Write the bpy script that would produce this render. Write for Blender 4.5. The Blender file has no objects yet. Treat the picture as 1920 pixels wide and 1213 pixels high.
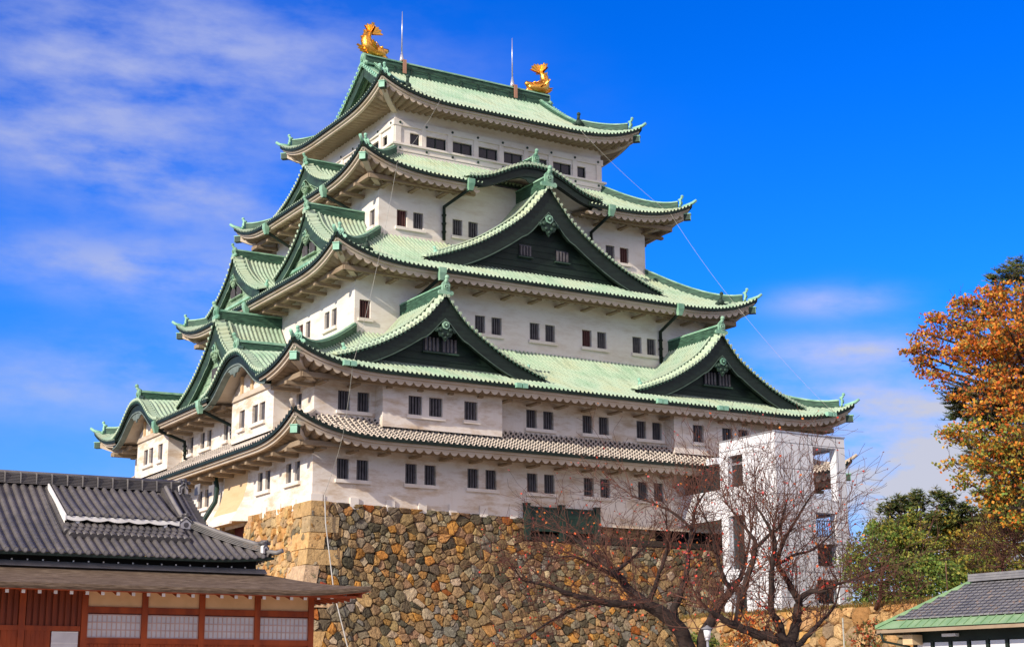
import bpy, math, random
from mathutils import Vector, Matrix
random.seed(7)
S = bpy.context.scene
COL = S.collection
PI = math.pi

# ------------------------------------------------------------------ camera
cam = bpy.data.cameras.new('camera')
camo = bpy.data.objects.new('camera', cam)
COL.objects.link(camo)
CR = Vector((0.85595688, -0.51702576, -0.00471049))
CU = Vector((-0.11534225, -0.19981867, 0.97302038))
CD = Vector((0.50401784, 0.83232017, 0.23067108))
CP = Vector((-52.60229583, -94.41055991, -10.16903313))
camo.matrix_world = Matrix(((CR.x, CU.x, -CD.x, CP.x), (CR.y, CU.y, -CD.y, CP.y),
                            (CR.z, CU.z, -CD.z, CP.z), (0, 0, 0, 1)))
cam.sensor_fit = 'HORIZONTAL'
cam.sensor_width = 36.0
cam.lens = 2898.333 / 1920 * 36
cam.clip_start = 0.5
cam.clip_end = 6000
S.camera = camo
FPX = 2898.333

def ray(px, py):
    return CD * FPX + CR * (px - 960) + CU * (606.5 - py)

def at(px, py, t):
    """world point seen at photo pixel (px,py), t metres away horizontally"""
    v = ray(px, py)
    return CP + v * (t / math.hypot(v.x, v.y))

# ------------------------------------------------------------------ light
SUN_TO = Vector((-1.0, -0.31, 0.50)).normalized()
sun_el = math.asin(SUN_TO.z)
sun_az = math.atan2(SUN_TO.x, SUN_TO.y)
sl = bpy.data.lights.new('sun', 'SUN')
sl.energy = 5.0
sl.angle = math.radians(0.5)
sl.color = (1.0, 0.90, 0.76)
so = bpy.data.objects.new('sun', sl)
so.rotation_euler = (-SUN_TO).to_track_quat('-Z', 'Y').to_euler()
so.location = (-100, -60, 80)
COL.objects.link(so)

S.view_settings.view_transform = 'Standard'
S.view_settings.look = 'None'
S.view_settings.exposure = 0.0
S.view_settings.gamma = 1.0
S.cycles.max_bounces = 6
S.cycles.diffuse_bounces = 3
S.cycles.transparent_max_bounces = 4

w = bpy.data.worlds.new('World')
S.world = w
w.use_nodes = True
nt = w.node_tree
nt.nodes.clear()
def N(nt, t, **kw):
    n = nt.nodes.new(t)
    for k, v in kw.items():
        if k.startswith('i_'):
            key = k[2:]
            key = int(key) if key.isdigit() else key
            n.inputs[key].default_value = v
        else:
            setattr(n, k, v)
    return n
def L(nt, a, b):
    nt.links.new(a, b)
def M(nt, op, a, b=None, c=None, clamp=False):
    n = nt.nodes.new('ShaderNodeMath')
    n.operation = op
    n.use_clamp = clamp
    for i, x in enumerate((a, b, c)):
        if x is None:
            continue
        if isinstance(x, (int, float)):
            n.inputs[i].default_value = x
        else:
            nt.links.new(x, n.inputs[i])
    return n.outputs[0]
def ramp(nt, fac, stops):
    n = nt.nodes.new('ShaderNodeValToRGB')
    el = n.color_ramp.elements
    while len(el) < len(stops):
        el.new(0.5)
    for e, (p, c) in zip(el, stops):
        e.position = p
        e.color = (c[0], c[1], c[2], 1)
    nt.links.new(fac, n.inputs[0])
    return n.outputs[0]
def mixc(nt, fac, a, b, mode='MIX'):
    n = nt.nodes.new('ShaderNodeMix')
    n.data_type = 'RGBA'
    n.blend_type = mode
    if isinstance(fac, (int, float)):
        n.inputs[0].default_value = fac
    else:
        nt.links.new(fac, n.inputs[0])
    for i, x in ((6, a), (7, b)):
        if isinstance(x, tuple):
            n.inputs[i].default_value = (x[0], x[1], x[2], 1)
        else:
            nt.links.new(x, n.inputs[i])
    return n.outputs[2]

sky = N(nt, 'ShaderNodeTexSky', sky_type='NISHITA', sun_disc=False, sun_elevation=sun_el,
        sun_rotation=sun_az % (2 * PI), altitude=0.0, air_density=1.0, dust_density=0.3, ozone_density=3.0)
tc = N(nt, 'ShaderNodeTexCoord')
sep = N(nt, 'ShaderNodeSeparateXYZ')
L(nt, tc.outputs['Generated'], sep.inputs[0])
az = M(nt, 'ARCTAN2', sep.outputs[0], sep.outputs[1])       # 0 = +Y, + toward +X
el = M(nt, 'ARCSINE', sep.outputs[2])
azd = M(nt, 'MULTIPLY', az, 180 / PI)
eld = M(nt, 'MULTIPLY', el, 180 / PI)
def blob(a0, e0, sa, se, tilt=0.0):
    da = M(nt, 'DIVIDE', M(nt, 'SUBTRACT', azd, a0), sa)
    e1 = M(nt, 'SUBTRACT', eld, e0)
    if tilt:
        e1 = M(nt, 'SUBTRACT', e1, M(nt, 'MULTIPLY', M(nt, 'SUBTRACT', azd, a0), tilt))
    de = M(nt, 'DIVIDE', e1, se)
    r2 = M(nt, 'ADD', M(nt, 'MULTIPLY', da, da), M(nt, 'MULTIPLY', de, de))
    return M(nt, 'POWER', 2.71828, M(nt, 'MULTIPLY', r2, -1.0))
cmb = N(nt, 'ShaderNodeCombineXYZ')
L(nt, M(nt, 'MULTIPLY', azd, 0.13), cmb.inputs[0])
L(nt, M(nt, 'ADD', M(nt, 'MULTIPLY', eld, 0.33), M(nt, 'MULTIPLY', azd, 0.012)), cmb.inputs[1])
n1 = N(nt, 'ShaderNodeTexNoise', i_Scale=1.35, i_Detail=8.0, i_Roughness=0.56)
L(nt, cmb.outputs[0], n1.inputs['Vector'])
nn = M(nt, 'MULTIPLY', M(nt, 'SUBTRACT', n1.outputs[0], 0.37), 4.0, clamp=True)
# cloud banks: (azimuth, elevation, widths) in degrees; camera looks along azimuth 31
masks = [blob(15.5, 21.8, 8.5, 3.6, -0.1), blob(17, 18.2, 6.0, 1.3, -0.2), blob(17.5, 14.9, 7, 1.2, -0.05), blob(16.5, 11.0, 8, 1.5, 0.1), blob(23, 23, 7, 2.2, -0.2),
         blob(48, 6.0, 9.0, 3.4), blob(44, 11.9, 3.6, 0.7), blob(43.2, 13.8, 2.3, 0.55), blob(43.5, 10.2, 5.5, 0.7, -0.1), blob(20, 6.0, 7, 2.0)]
amp = [0.8, 0.65, 0.75, 0.55, 0.4, 2.8, 0.9, 0.7, 0.8, .4]
tot = None
for m_, a_ in zip(masks, amp):
    x = M(nt, 'MULTIPLY', m_, a_)
    tot = x if tot is None else M(nt, 'ADD', tot, x)
# cloud-patterned warm fill, added unseen behind and beside the view to light shaded walls
behind = N(nt, 'ShaderNodeMapRange', interpolation_type='SMOOTHSTEP')
L(nt, M(nt, 'COSINE', M(nt, 'SUBTRACT', az, math.radians(31))), behind.inputs[0])
behind.inputs[1].default_value = 0.75
behind.inputs[2].default_value = 0.1
behind.inputs[3].default_value = 0.0
behind.inputs[4].default_value = 0.95
cl = M(nt, 'MULTIPLY', tot, M(nt, 'ADD', M(nt, 'MULTIPLY', nn, 0.85), 0.15), clamp=True)
hor = N(nt, 'ShaderNodeMapRange', interpolation_type='SMOOTHSTEP')
L(nt, eld, hor.inputs[0])
hor.inputs[1].default_value = 3.0
hor.inputs[2].default_value = 26.0
skt = ramp(nt, hor.outputs[0], [(0.0, (0.50, 0.95, 1.75)), (0.45, (0.07, 0.86, 2.3)), (1.0, (0.0, 0.70, 2.25))])
skyc = mixc(nt, 1.0, sky.outputs[0], skt, 'MULTIPLY')
cloudc = mixc(nt, hor.outputs[0], (6.0, 6.2, 7.3), (4.4, 5.0, 8.2))
fin = mixc(nt, cl, skyc, cloudc)
fill_amt = M(nt, 'MULTIPLY', behind.outputs[0], M(nt, 'ADD', M(nt, 'MULTIPLY', nn, 0.55), 0.45), clamp=True)
lowb = N(nt, 'ShaderNodeMapRange', interpolation_type='SMOOTHSTEP')
L(nt, eld, lowb.inputs[0])
lowb.inputs[1].default_value = 75.0
lowb.inputs[2].default_value = 35.0
lowb.inputs[3].default_value = 0.25
lowb.inputs[4].default_value = 1.0
lowh = N(nt, 'ShaderNodeMapRange', interpolation_type='SMOOTHSTEP')
L(nt, eld, lowh.inputs[0])
lowh.inputs[1].default_value = 4.0
lowh.inputs[2].default_value = 26.0
lowh.inputs[3].default_value = 0.18
lowh.inputs[4].default_value = 1.0
fill_amt = M(nt, 'MULTIPLY', M(nt, 'MULTIPLY', fill_amt, lowb.outputs[0]), lowh.outputs[0])
fin = mixc(nt, fill_amt, fin, (15.5, 12.2, 9.2))
bg = N(nt, 'ShaderNodeBackground')
bg.inputs[1].default_value = 0.1
L(nt, fin, bg.inputs[0])
wo = N(nt, 'ShaderNodeOutputWorld')
L(nt, bg.outputs[0], wo.inputs[0])

# ------------------------------------------------------------------ materials
MAT = {}
def newmat(name, rough=0.8, spec=0.3, metal=0.0):
    m = bpy.data.materials.new(name)
    m.use_nodes = True
    nt = m.node_tree
    b = nt.nodes['Principled BSDF']
    b.inputs['Roughness'].default_value = rough
    b.inputs['Specular IOR Level'].default_value = spec
    b.inputs['Metallic'].default_value = metal
    MAT[name] = m
    return m, nt, b
def objvec(nt, scale=(1, 1, 1), uv=False):
    t = N(nt, 'ShaderNodeTexCoord')
    mp = N(nt, 'ShaderNodeMapping')
    mp.inputs['Scale'].default_value = scale
    L(nt, t.outputs['UV' if uv else 'Object'], mp.inputs[0])
    return mp.outputs[0]
def noise(nt, vec, scale, detail=4, rough=0.55):
    n = N(nt, 'ShaderNodeTexNoise', i_Scale=scale, i_Detail=detail, i_Roughness=rough)
    L(nt, vec, n.inputs['Vector'])
    return n.outputs[0]
def bump(nt, b, h, strength=0.3, dist=0.05):
    bp = N(nt, 'ShaderNodeBump')
    bp.inputs['Strength'].default_value = strength
    bp.inputs['Distance'].default_value = dist
    L(nt, h, bp.inputs['Height'])
    L(nt, bp.outputs[0], b.inputs['Normal'])
def simple(name, c1, c2=None, rough=0.8, scale=2.0, spec=0.3, metal=0.0, stretch=(1, 1, 1), bmp=0.0, bscale=None, lo=0.35, hi=0.65):
    m, nt, b = newmat(name, rough, spec, metal)
    if c2 is None:
        c2 = tuple(x * 0.8 for x in c1)
    v = objvec(nt, stretch)
    f = noise(nt, v, scale)
    L(nt, ramp(nt, f, [(lo, c1), (hi, c2)]), b.inputs['Base Color'])
    if bmp:
        f2 = noise(nt, v, bscale or scale * 4, 5)
        bump(nt, b, f2, bmp)
    return m
def attrmat(name, rough=0.8, var=0.35, scale=6.0, bmp=0.3, spec=0.3, trans=0.0):
    """colour from the per-face colour of each stone / leaf, mottled by noise"""
    m, nt, b = newmat(name, rough, spec)
    a = N(nt, 'ShaderNodeAttribute', attribute_name='Col')
    v = objvec(nt)
    f = noise(nt, v, scale, 5, 0.6)
    k = M(nt, 'ADD', M(nt, 'MULTIPLY', f, var * 2), 1 - var)
    c = N(nt, 'ShaderNodeVectorMath', operation='SCALE')
    L(nt, a.outputs['Color'], c.inputs[0])
    L(nt, k, c.inputs['Scale'])
    L(nt, c.outputs[0], b.inputs['Base Color'])
    if bmp:
        bump(nt, b, noise(nt, v, scale * 1.5, 6, 0.65), bmp, 0.11)
    if trans:
        b.inputs['Subsurface Weight'].default_value = 0.0
        tr = N(nt, 'ShaderNodeBsdfTranslucent')
        L(nt, c.outputs[0], tr.inputs[0])
        mx = N(nt, 'ShaderNodeMixShader')
        mx.inputs[0].default_value = trans
        L(nt, b.outputs[0], mx.inputs[1])
        L(nt, tr.outputs[0], mx.inputs[2])
        out = [n for n in nt.nodes if n.type == 'OUTPUT_MATERIAL'][0]
        L(nt, mx.outputs[0], out.inputs[0])
    return m

# lime plaster with tea-coloured rain stains
def plaster(name, base, stain, amt):
    m, nt, b = newmat(name, 0.85, 0.15)
    v = objvec(nt, (0.5, 0.5, 1.6))
    f = noise(nt, v, 1.1, 7, 0.68)
    v2 = objvec(nt, (1.6, 1.6, 0.22))
    f2 = noise(nt, v2, 1.4, 4, 0.6)
    s = M(nt, 'MULTIPLY', M(nt, 'SUBTRACT', f, 0.46), amt * 9, clamp=True)
    s2 = M(nt, 'MULTIPLY', M(nt, 'SUBTRACT', f2, 0.52), amt * 4, clamp=True)
    sm = M(nt, 'MAXIMUM', M(nt, 'MULTIPLY', s, 0.75), M(nt, 'MULTIPLY', s2, 0.5))
    c = mixc(nt, sm, base, stain)
    L(nt, c, b.inputs['Base Color'])
    bump(nt, b, noise(nt, objvec(nt), 9, 4), 0.12, 0.02)
plaster('plaster', (0.80, 0.73, 0.645), (0.52, 0.37, 0.22), 0.62)
plaster('plaster_upper', (0.80, 0.745, 0.67), (0.60, 0.50, 0.39), 0.42)
plaster('plaster_trim', (0.80, 0.74, 0.66), (0.60, 0.49, 0.37), 0.35)
plaster('plaster_tan', (0.66, 0.47, 0.27), (0.55, 0.36, 0.18), 0.4)
plaster('soffit', (0.58, 0.50, 0.40), (0.44, 0.33, 0.215), 0.5)  # darker than the wall plaster: under-eave shade put into the colour
plaster('soffit_under', (0.32, 0.245, 0.165), (0.22, 0.155, 0.095), 0.6)  # undersides darkened further, deep eave shade painted into the plaster

def verdigris(name, a, b_, c_, dark=0.5):
    m, nt, b = newmat(name, 0.62, 0.3)
    v = objvec(nt, (0.25, 0.25, 0.25))
    f = noise(nt, v, 1.6, 5, 0.6)
    col = ramp(nt, f, [(0.30, a), (0.50, b_), (0.70, c_)])
    uv = objvec(nt, (3.3, 0.35, 1), uv=True)
    f2 = noise(nt, uv, 1.0, 4, 0.6)
    st = M(nt, 'MULTIPLY', M(nt, 'SUBTRACT', f2, 0.52), 4.0, clamp=True)
    col = mixc(nt, M(nt, 'MULTIPLY', st, dark), col, (0.09, 0.15, 0.08))
    tx = N(nt, 'ShaderNodeTexCoord')
    sx = N(nt, 'ShaderNodeSeparateXYZ')
    L(nt, tx.outputs['UV'], sx.inputs[0])
    j = M(nt, 'GREATER_THAN', M(nt, 'FRACT', M(nt, 'MULTIPLY', sx.outputs[1], 1.55)), 0.93)
    col = mixc(nt, M(nt, 'MULTIPLY', j, 0.45), col, (0.07, 0.14, 0.09))
    L(nt, col, b.inputs['Base Color'])
    return m
verdigris('copper_tile', (0.28, 0.43, 0.29), (0.40, 0.51, 0.37), (0.41, 0.46, 0.30), 0.62)
verdigris('copper_verge', (0.38, 0.52, 0.36), (0.46, 0.57, 0.40), (0.48, 0.53, 0.34), 0.3)
simple('copper_trim', (0.14, 0.32, 0.21), (0.32, 0.52, 0.36), 0.55, 1.3, bmp=0.1)
simple('copper_bright', (0.30, 0.56, 0.41), (0.20, 0.42, 0.29), 0.55, 2.0)
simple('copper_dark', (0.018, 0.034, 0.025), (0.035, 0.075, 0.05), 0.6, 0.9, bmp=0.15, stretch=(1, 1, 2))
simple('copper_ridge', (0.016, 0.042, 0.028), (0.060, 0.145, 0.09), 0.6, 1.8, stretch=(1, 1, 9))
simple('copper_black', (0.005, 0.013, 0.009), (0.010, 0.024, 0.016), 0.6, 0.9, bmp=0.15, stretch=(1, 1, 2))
simple('board_line', (0.09, 0.14, 0.105), (0.05, 0.085, 0.062), 0.6, 2)
simple('copper_panel', (0.30, 0.44, 0.28), (0.16, 0.24, 0.15), 0.6, 1.4, bmp=0.2)
simple('board_black', (0.007, 0.014, 0.010), (0.013, 0.025, 0.018), 0.55, 1.5, stretch=(1, 1, 4))
simple('board_edge', (0.18, 0.22, 0.19), (0.10, 0.13, 0.11), 0.6, 2)
simple('window_dark', (0.006, 0.007, 0.010), (0.012, 0.014, 0.02), 0.25, 1.0, spec=0.5)
simple('bar_grey', (0.13, 0.12, 0.125), (0.08, 0.075, 0.08), 0.7, 3)
simple('bar_red', (0.11, 0.04, 0.036), (0.08, 0.035, 0.03), 0.7, 3)
simple('gold', (0.95, 0.52, 0.10), (0.80, 0.36, 0.05), 0.28, 7, metal=1.0, bmp=0.6, bscale=9)
simple('steel', (0.62, 0.63, 0.66), (0.5, 0.5, 0.52), 0.35, 3, metal=0.6)
simple('copper_new', (0.45, 0.22, 0.14), (0.36, 0.2, 0.13), 0.5, 3)
simple('white_paint', (0.78, 0.78, 0.79), (0.70, 0.70, 0.71), 0.5, 1.2)
simple('cable_pale', (0.40, 0.40, 0.34), None, 0.6)
simple('conduit_grey', (0.50, 0.49, 0.46), (0.38, 0.37, 0.34), 0.6, 2)
simple('red_door', (0.20, 0.045, 0.035), (0.15, 0.035, 0.03), 0.7, 3, stretch=(1, 1, 8))
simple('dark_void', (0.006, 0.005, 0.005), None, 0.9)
simple('green_paint', (0.016, 0.045, 0.033), (0.011, 0.03, 0.023), 0.5, 2)
attrmat('stone', 0.92, 0.62, 4.0, 1.0, 0.15)
simple('mortar', (0.05, 0.04, 0.028), (0.03, 0.025, 0.02), 0.95, 3, bmp=0.5)

# grey kiln tile set in white plaster ribs (lowest skirt roof)
m, nt, b = newmat('lattice_tile', 0.75, 0.3)
tx = N(nt, 'ShaderNodeTexCoord')
sx = N(nt, 'ShaderNodeSeparateXYZ')
L(nt, tx.outputs['UV'], sx.inputs[0])
fu = M(nt, 'ABSOLUTE', M(nt, 'SUBTRACT', M(nt, 'FRACT', M(nt, 'DIVIDE', sx.outputs[0], 0.36)), 0.5))
fv = M(nt, 'FRACT', M(nt, 'DIVIDE', sx.outputs[1], 0.30))
band_v = M(nt, 'LESS_THAN', fv, 0.38)
band_u = M(nt, 'MULTIPLY', M(nt, 'GREATER_THAN', fu, 0.17), M(nt, 'LESS_THAN', fu, 0.33))
mk = M(nt, 'MAXIMUM', band_v, band_u)
mk = M(nt, 'MULTIPLY', mk, M(nt, 'GREATER_THAN', noise(nt, objvec(nt), 2.5, 5), 0.36))
L(nt, mixc(nt, mk, (0.045, 0.04, 0.038), (0.60, 0.53, 0.45)), b.inputs['Base Color'])

# ------------------------------------------------------------------ mesh helper
class MB:
    def __init__(s):
        s.v = []; s.f = []; s.mi = []; s.uv = []; s.col = []; s.sm = []
    def vert(s, p, uv=(0, 0)):
        s.v.append((p[0], p[1], p[2])); s.uv.append(uv)
        return len(s.v) - 1
    def face(s, idx, mi=0, col=None, smooth=False):
        s.f.append(tuple(idx)); s.mi.append(mi); s.col.append(col); s.sm.append(smooth)
    def quad(s, a, b, c, d, mi=0, col=None, uvs=None):
        i = [s.vert(p, uvs[k] if uvs else (0, 0)) for k, p in enumerate((a, b, c, d))]
        s.face(i, mi, col)
    def poly(s, pts, mi=0, col=None):
        s.face([s.vert(p) for p in pts], mi, col)
    def obox(s, o, x, y, z, mi=0, col=None):
        """box from corner o along edge vectors x,y,z"""
        o, x, y, z = Vector(o), Vector(x), Vector(y), Vector(z)
        c = [o, o + x, o + x + y, o + y, o + z, o + x + z, o + x + y + z, o + y + z]
        i = [s.vert(p) for p in c]
        for q in ((0, 3, 2, 1), (4, 5, 6, 7), (0, 1, 5, 4), (1, 2, 6, 5), (2, 3, 7, 6), (3, 0, 4, 7)):
            s.face([i[k] for k in q], mi, col)
    def box(s, x0, x1, y0, y1, z0, z1, mi=0, col=None):
        s.obox((x0, y0, z0), (x1 - x0, 0, 0), (0, y1 - y0, 0), (0, 0, z1 - z0), mi, col)
    def tube(s, pts, rad, n=8, mi=0, cap=True, col=None, smooth=True):
        """round tube through pts; rad is a number or a list"""
        pts = [Vector(p) for p in pts]
        R = rad if isinstance(rad, (list, tuple)) else [rad] * len(pts)
        t = (pts[1] - pts[0]).normalized()
        a = t.orthogonal().normalized()
        rings = []
        for k, p in enumerate(pts):
            if k == 0: d = pts[1] - pts[0]
            elif k == len(pts) - 1: d = pts[k] - pts[k - 1]
            else: d = (pts[k + 1] - pts[k]).normalized() + (pts[k] - pts[k - 1]).normalized()
            if d.length < 1e-9: d = t
            d.normalize()
            a = a - d * a.dot(d)
            if a.length < 1e-6: a = d.orthogonal()
            a.normalize()
            bq = d.cross(a)
            rings.append([s.vert(p + (a * math.cos(2 * PI * j / n) + bq * math.sin(2 * PI * j / n)) * R[k]) for j in range(n)])
        for r0, r1 in zip(rings, rings[1:]):
            for j in range(n):
                s.face((r0[j], r0[(j + 1) % n], r1[(j + 1) % n], r1[j]), mi, col, smooth)
        if cap:
            s.face(rings[0][::-1], mi, col); s.face(rings[-1], mi, col)
    def ball(s, c, r, mi=0, n=10, m=6, sc=(1, 1, 1), col=None):
        rings = []
        for i in range(1, m):
            th = PI * i / m
            rings.append([s.vert((c[0] + r * sc[0] * math.sin(th) * math.cos(2 * PI * j / n),
                                  c[1] + r * sc[1] * math.sin(th) * math.sin(2 * PI * j / n),
                                  c[2] + r * sc[2] * math.cos(th))) for j in range(n)])
        t = s.vert((c[0], c[1], c[2] + r * sc[2])); b = s.vert((c[0], c[1], c[2] - r * sc[2]))
        for j in range(n):
            s.face((t, rings[0][j], rings[0][(j + 1) % n]), mi, col, True)
            s.face((b, rings[-1][(j + 1) % n], rings[-1][j]), mi, col, True)
        for r0, r1 in zip(rings, rings[1:]):
            for j in range(n):
                s.face((r0[j], r1[j], r1[(j + 1) % n], r0[(j + 1) % n]), mi, col, True)
    def rectsweep(s, pts, wdt, hgt, mi=0, down=0.0, up=Vector((0, 0, 1)), taper=None, mt=None):
        """rectangular ridge swept along pts: wdt wide, from -down to hgt above the line"""
        pts = [Vector(p) for p in pts]
        rings = []
        for k, p in enumerate(pts):
            d = (pts[min(k + 1, len(pts) - 1)] - pts[max(k - 1, 0)])
            sd = d.cross(up).normalized() * (wdt / 2)
            h = hgt * (taper[k] if taper else 1)
            prof = [p - sd - up * down, p - sd + up * h * 0.72, p - sd * 1.25 + up * h * 0.74, p - sd * 1.25 + up * h * 0.84,
                    p - sd * 0.7 + up * h * 0.86, p - sd * 0.55 + up * h, p + sd * 0.55 + up * h, p + sd * 0.7 + up * h * 0.86,
                    p + sd * 1.25 + up * h * 0.84, p + sd * 1.25 + up * h * 0.74, p + sd + up * h * 0.72, p + sd - up * down]
            rings.append([s.vert(q) for q in prof])
        n = len(rings[0])
        for r0, r1 in zip(rings, rings[1:]):
            for j in range(n - 1):
                s.face((r0[j], r0[j + 1], r1[j + 1], r1[j]), mt if (mt is not None and j in (2, 4, 5, 6, 8)) else mi)
        s.face(rings[0], mi); s.face(rings[-1][::-1], mi)
    def build(s, name, mats, parent=None, smooth=False):
        me = bpy.data.meshes.new(name)
        me.from_pydata(s.v, [], s.f)
        if isinstance(mats, str): mats = [mats]
        for m in mats: me.materials.append(MAT[m])
        me.polygons.foreach_set('material_index', s.mi)
        me.polygons.foreach_set('use_smooth', [bool(smooth or x) for x in s.sm])
        if any(u != (0, 0) for u in s.uv):
            ul = me.uv_layers.new(name='UVMap')
            fl = []
            for f in s.f:
                for i in f: fl.extend(s.uv[i])
            ul.data.foreach_set('uv', fl)
        if any(c is not None for c in s.col):
            ca = me.color_attributes.new('Col', 'FLOAT_COLOR', 'CORNER')
            fl = []
            for f, c in zip(s.f, s.col):
                c = c or (0.2, 0.2, 0.2)
                for i in f: fl.extend((c[0], c[1], c[2], 1))
            ca.data.foreach_set('color', fl)
        me.update()
        o = bpy.data.objects.new(name, me)
        COL.objects.link(o)
        if parent is not None:
            o.parent = parent
            if parent.type == 'EMPTY':
                o.matrix_parent_inverse = Matrix.Translation(-Vector(parent.location))
        return o

def thing(name, label, cat, loc=(0, 0, 0), group=None):
    o = bpy.data.objects.new(name, None)
    o.empty_display_size = 0.5
    o.location = loc
    COL.objects.link(o)
    o['label'] = label; o['category'] = cat
    if group: o['group'] = group
    return o
def tag(o, label, cat, group=None):
    o['label'] = label; o['category'] = cat
    if group: o['group'] = group
    return o
def struct(o, label=None):
    o['kind'] = 'structure'
    if label: o['label'] = label
    return o
def lerp_tab(tab, t):
    for (a, x), (b, y) in zip(tab, tab[1:]):
        if t <= b: return x + (y - x) * (t - a) / (b - a)
    return tab[-1][1]
def smooth_tab(tab, t):
    """Catmull-Rom through the table"""
    n = len(tab)
    for i in range(n - 1):
        if t <= tab[i + 1][0] or i == n - 2:
            a, x1 = tab[i]; b, x2 = tab[i + 1]
            k = min(max((t - a) / (b - a), 0), 1)
            h = b - a
            m1 = (x2 - tab[i - 1][1]) / (b - tab[i - 1][0]) * h if i > 0 else (x2 - x1) * (1 if True else 0)
            m2 = (tab[i + 2][1] - x1) / (tab[i + 2][0] - a) * h if i < n - 2 else (x2 - x1)
            k2, k3 = k * k, k * k * k
            return (2 * k3 - 3 * k2 + 1) * x1 + (k3 - 2 * k2 + k) * m1 + (-2 * k3 + 3 * k2) * x2 + (k3 - k2) * m2
# ================================================================== CASTLE KEEP
KEEP = thing('castle_keep', 'huge white five-tiered castle keep with green copper roofs standing on the stone base',
             'castle', (0, 0, 0))
D = 2.1                                              # the keep is 4.2 m longer than deep
WA = {1: 18.0, 2: 18.04, 3: 13.55, 4: 10.57, 5: 8.38}   # half lengths of the storeys
RA = {1: 20.25, 2: 20.5, 3: 16.12, 4: 13.06, 5: 10.6}   # half lengths of the eaves
ZE = {1: 3.47, 2: 7.22, 3: 14.95, 4: 22.15, 5: 28.3}
ZT = {1: 4.85, 2: 11.0, 3: 18.4, 4: 24.95, 5: 33.6}
BEAM_Z = {1: 3.61, 2: 7.56, 3: 15.45, 4: 22.57, 5: 28.76}
BEAM_A = {1: 20.0, 2: 20.27, 3: 15.89, 4: 12.83, 5: 10.35}

class Face:
    """local frame of one facade: s along it, q out from the keep's centre"""
    def __init__(f, k): f.k = k
    def P(f, s, q, z):
        if f.k == 'S': return Vector((s, -q, z))
        if f.k == 'N': return Vector((s, q, z))
        if f.k == 'W': return Vector((-q, s, z))
        return Vector((q, s, z))
FS, FW, FN, FE = Face('S'), Face('W'), Face('N'), Face('E')
def half(face, a):   return a if face.k in 'SN' else a - D     # half length along the facade
def dist(face, a):   return a - D if face.k in 'SN' else a     # distance of the facade from the centre

def wall_sheet(mb, face, q, s0, s1, z0, z1, holes=(), depth=0.28, mi=0):
    """wall with real openings and reveals; holes = (sa,sb,za,zb)"""
    ss = sorted({s0, s1} | {h[0] for h in holes} | {h[1] for h in holes})
    zs = sorted({z0, z1} | {h[2] for h in holes} | {h[3] for h in holes})
    for a, b in zip(ss, ss[1:]):
        for c, d in zip(zs, zs[1:]):
            ms, mz = (a + b) / 2, (c + d) / 2
            if any(h[0] < ms < h[1] and h[2] < mz < h[3] for h in holes): continue
            mb.quad(face.P(a, q, c), face.P(b, q, c), face.P(b, q, d), face.P(a, q, d), mi)
    for a, b, c, d in holes:
        for (p, r) in (((a, c), (b, c)), ((b, c), (b, d)), ((b, d), (a, d)), ((a, d), (a, c))):
            mb.quad(face.P(p[0], q, p[1]), face.P(r[0], q, r[1]), face.P(r[0], q - depth, r[1]), face.P(p[0], q - depth, p[1]), mi)

def fbox(mb, face, s0, s1, q0, q1, z0, z1, mi=0):
    o = face.P(s0, q0, z0)
    mb.obox(o, face.P(s1, q0, z0) - o, face.P(s0, q1, z0) - o, Vector((0, 0, z1 - z0)), mi)

def window(parent, face, q, h, bars=4, depth=0.28, red=False, glass=False):
    a, b, c, d = h
    mb = MB()
    mb.quad(face.P(a - .02, q - depth + .012, c - .02), face.P(b + .02, q - depth + .012, c - .02), face.P(b + .02, q - depth + .012, d + .02), face.P(a - .02, q - depth + .012, d + .02), 0)
    o = mb.build('window', ['window_dark'], parent)
    m2 = MB()
    if not glass:
        wd = (b - a) / (bars * 2 + 1)
        for i in range(bars):
            s = a + wd * (1 + 2 * i)
            fbox(m2, face, s - wd * .07, s + wd * 1.07, q - depth + .07, q - depth + .16, c, d, 0)
        m2.build('window_bars', ['bar_red' if red else 'bar_grey'], o)
    else:
        n = 2 if b - a > 1 else 1
        for i in range(1, n):
            s = a + (b - a) * i / n
            fbox(m2, face, s - .03, s + .03, q - depth + .02, q - depth + .06, c, d)
        fbox(m2, face, a, a + .05, q - depth + .02, q - depth + .07, c, d)
        fbox(m2, face, b - .05, b, q - depth + .02, q - depth + .07, c, d)
        fbox(m2, face, a, b, q - depth + .03, q - depth + .08, c, c + .05)
        m2.build('window_frame', ['board_black'], o)
    return o
def sill(mb, face, q, s0, s1, z):
    fbox(mb, face, s0, s1, q - .02, q + .17, z - .2, z, 0)

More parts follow.
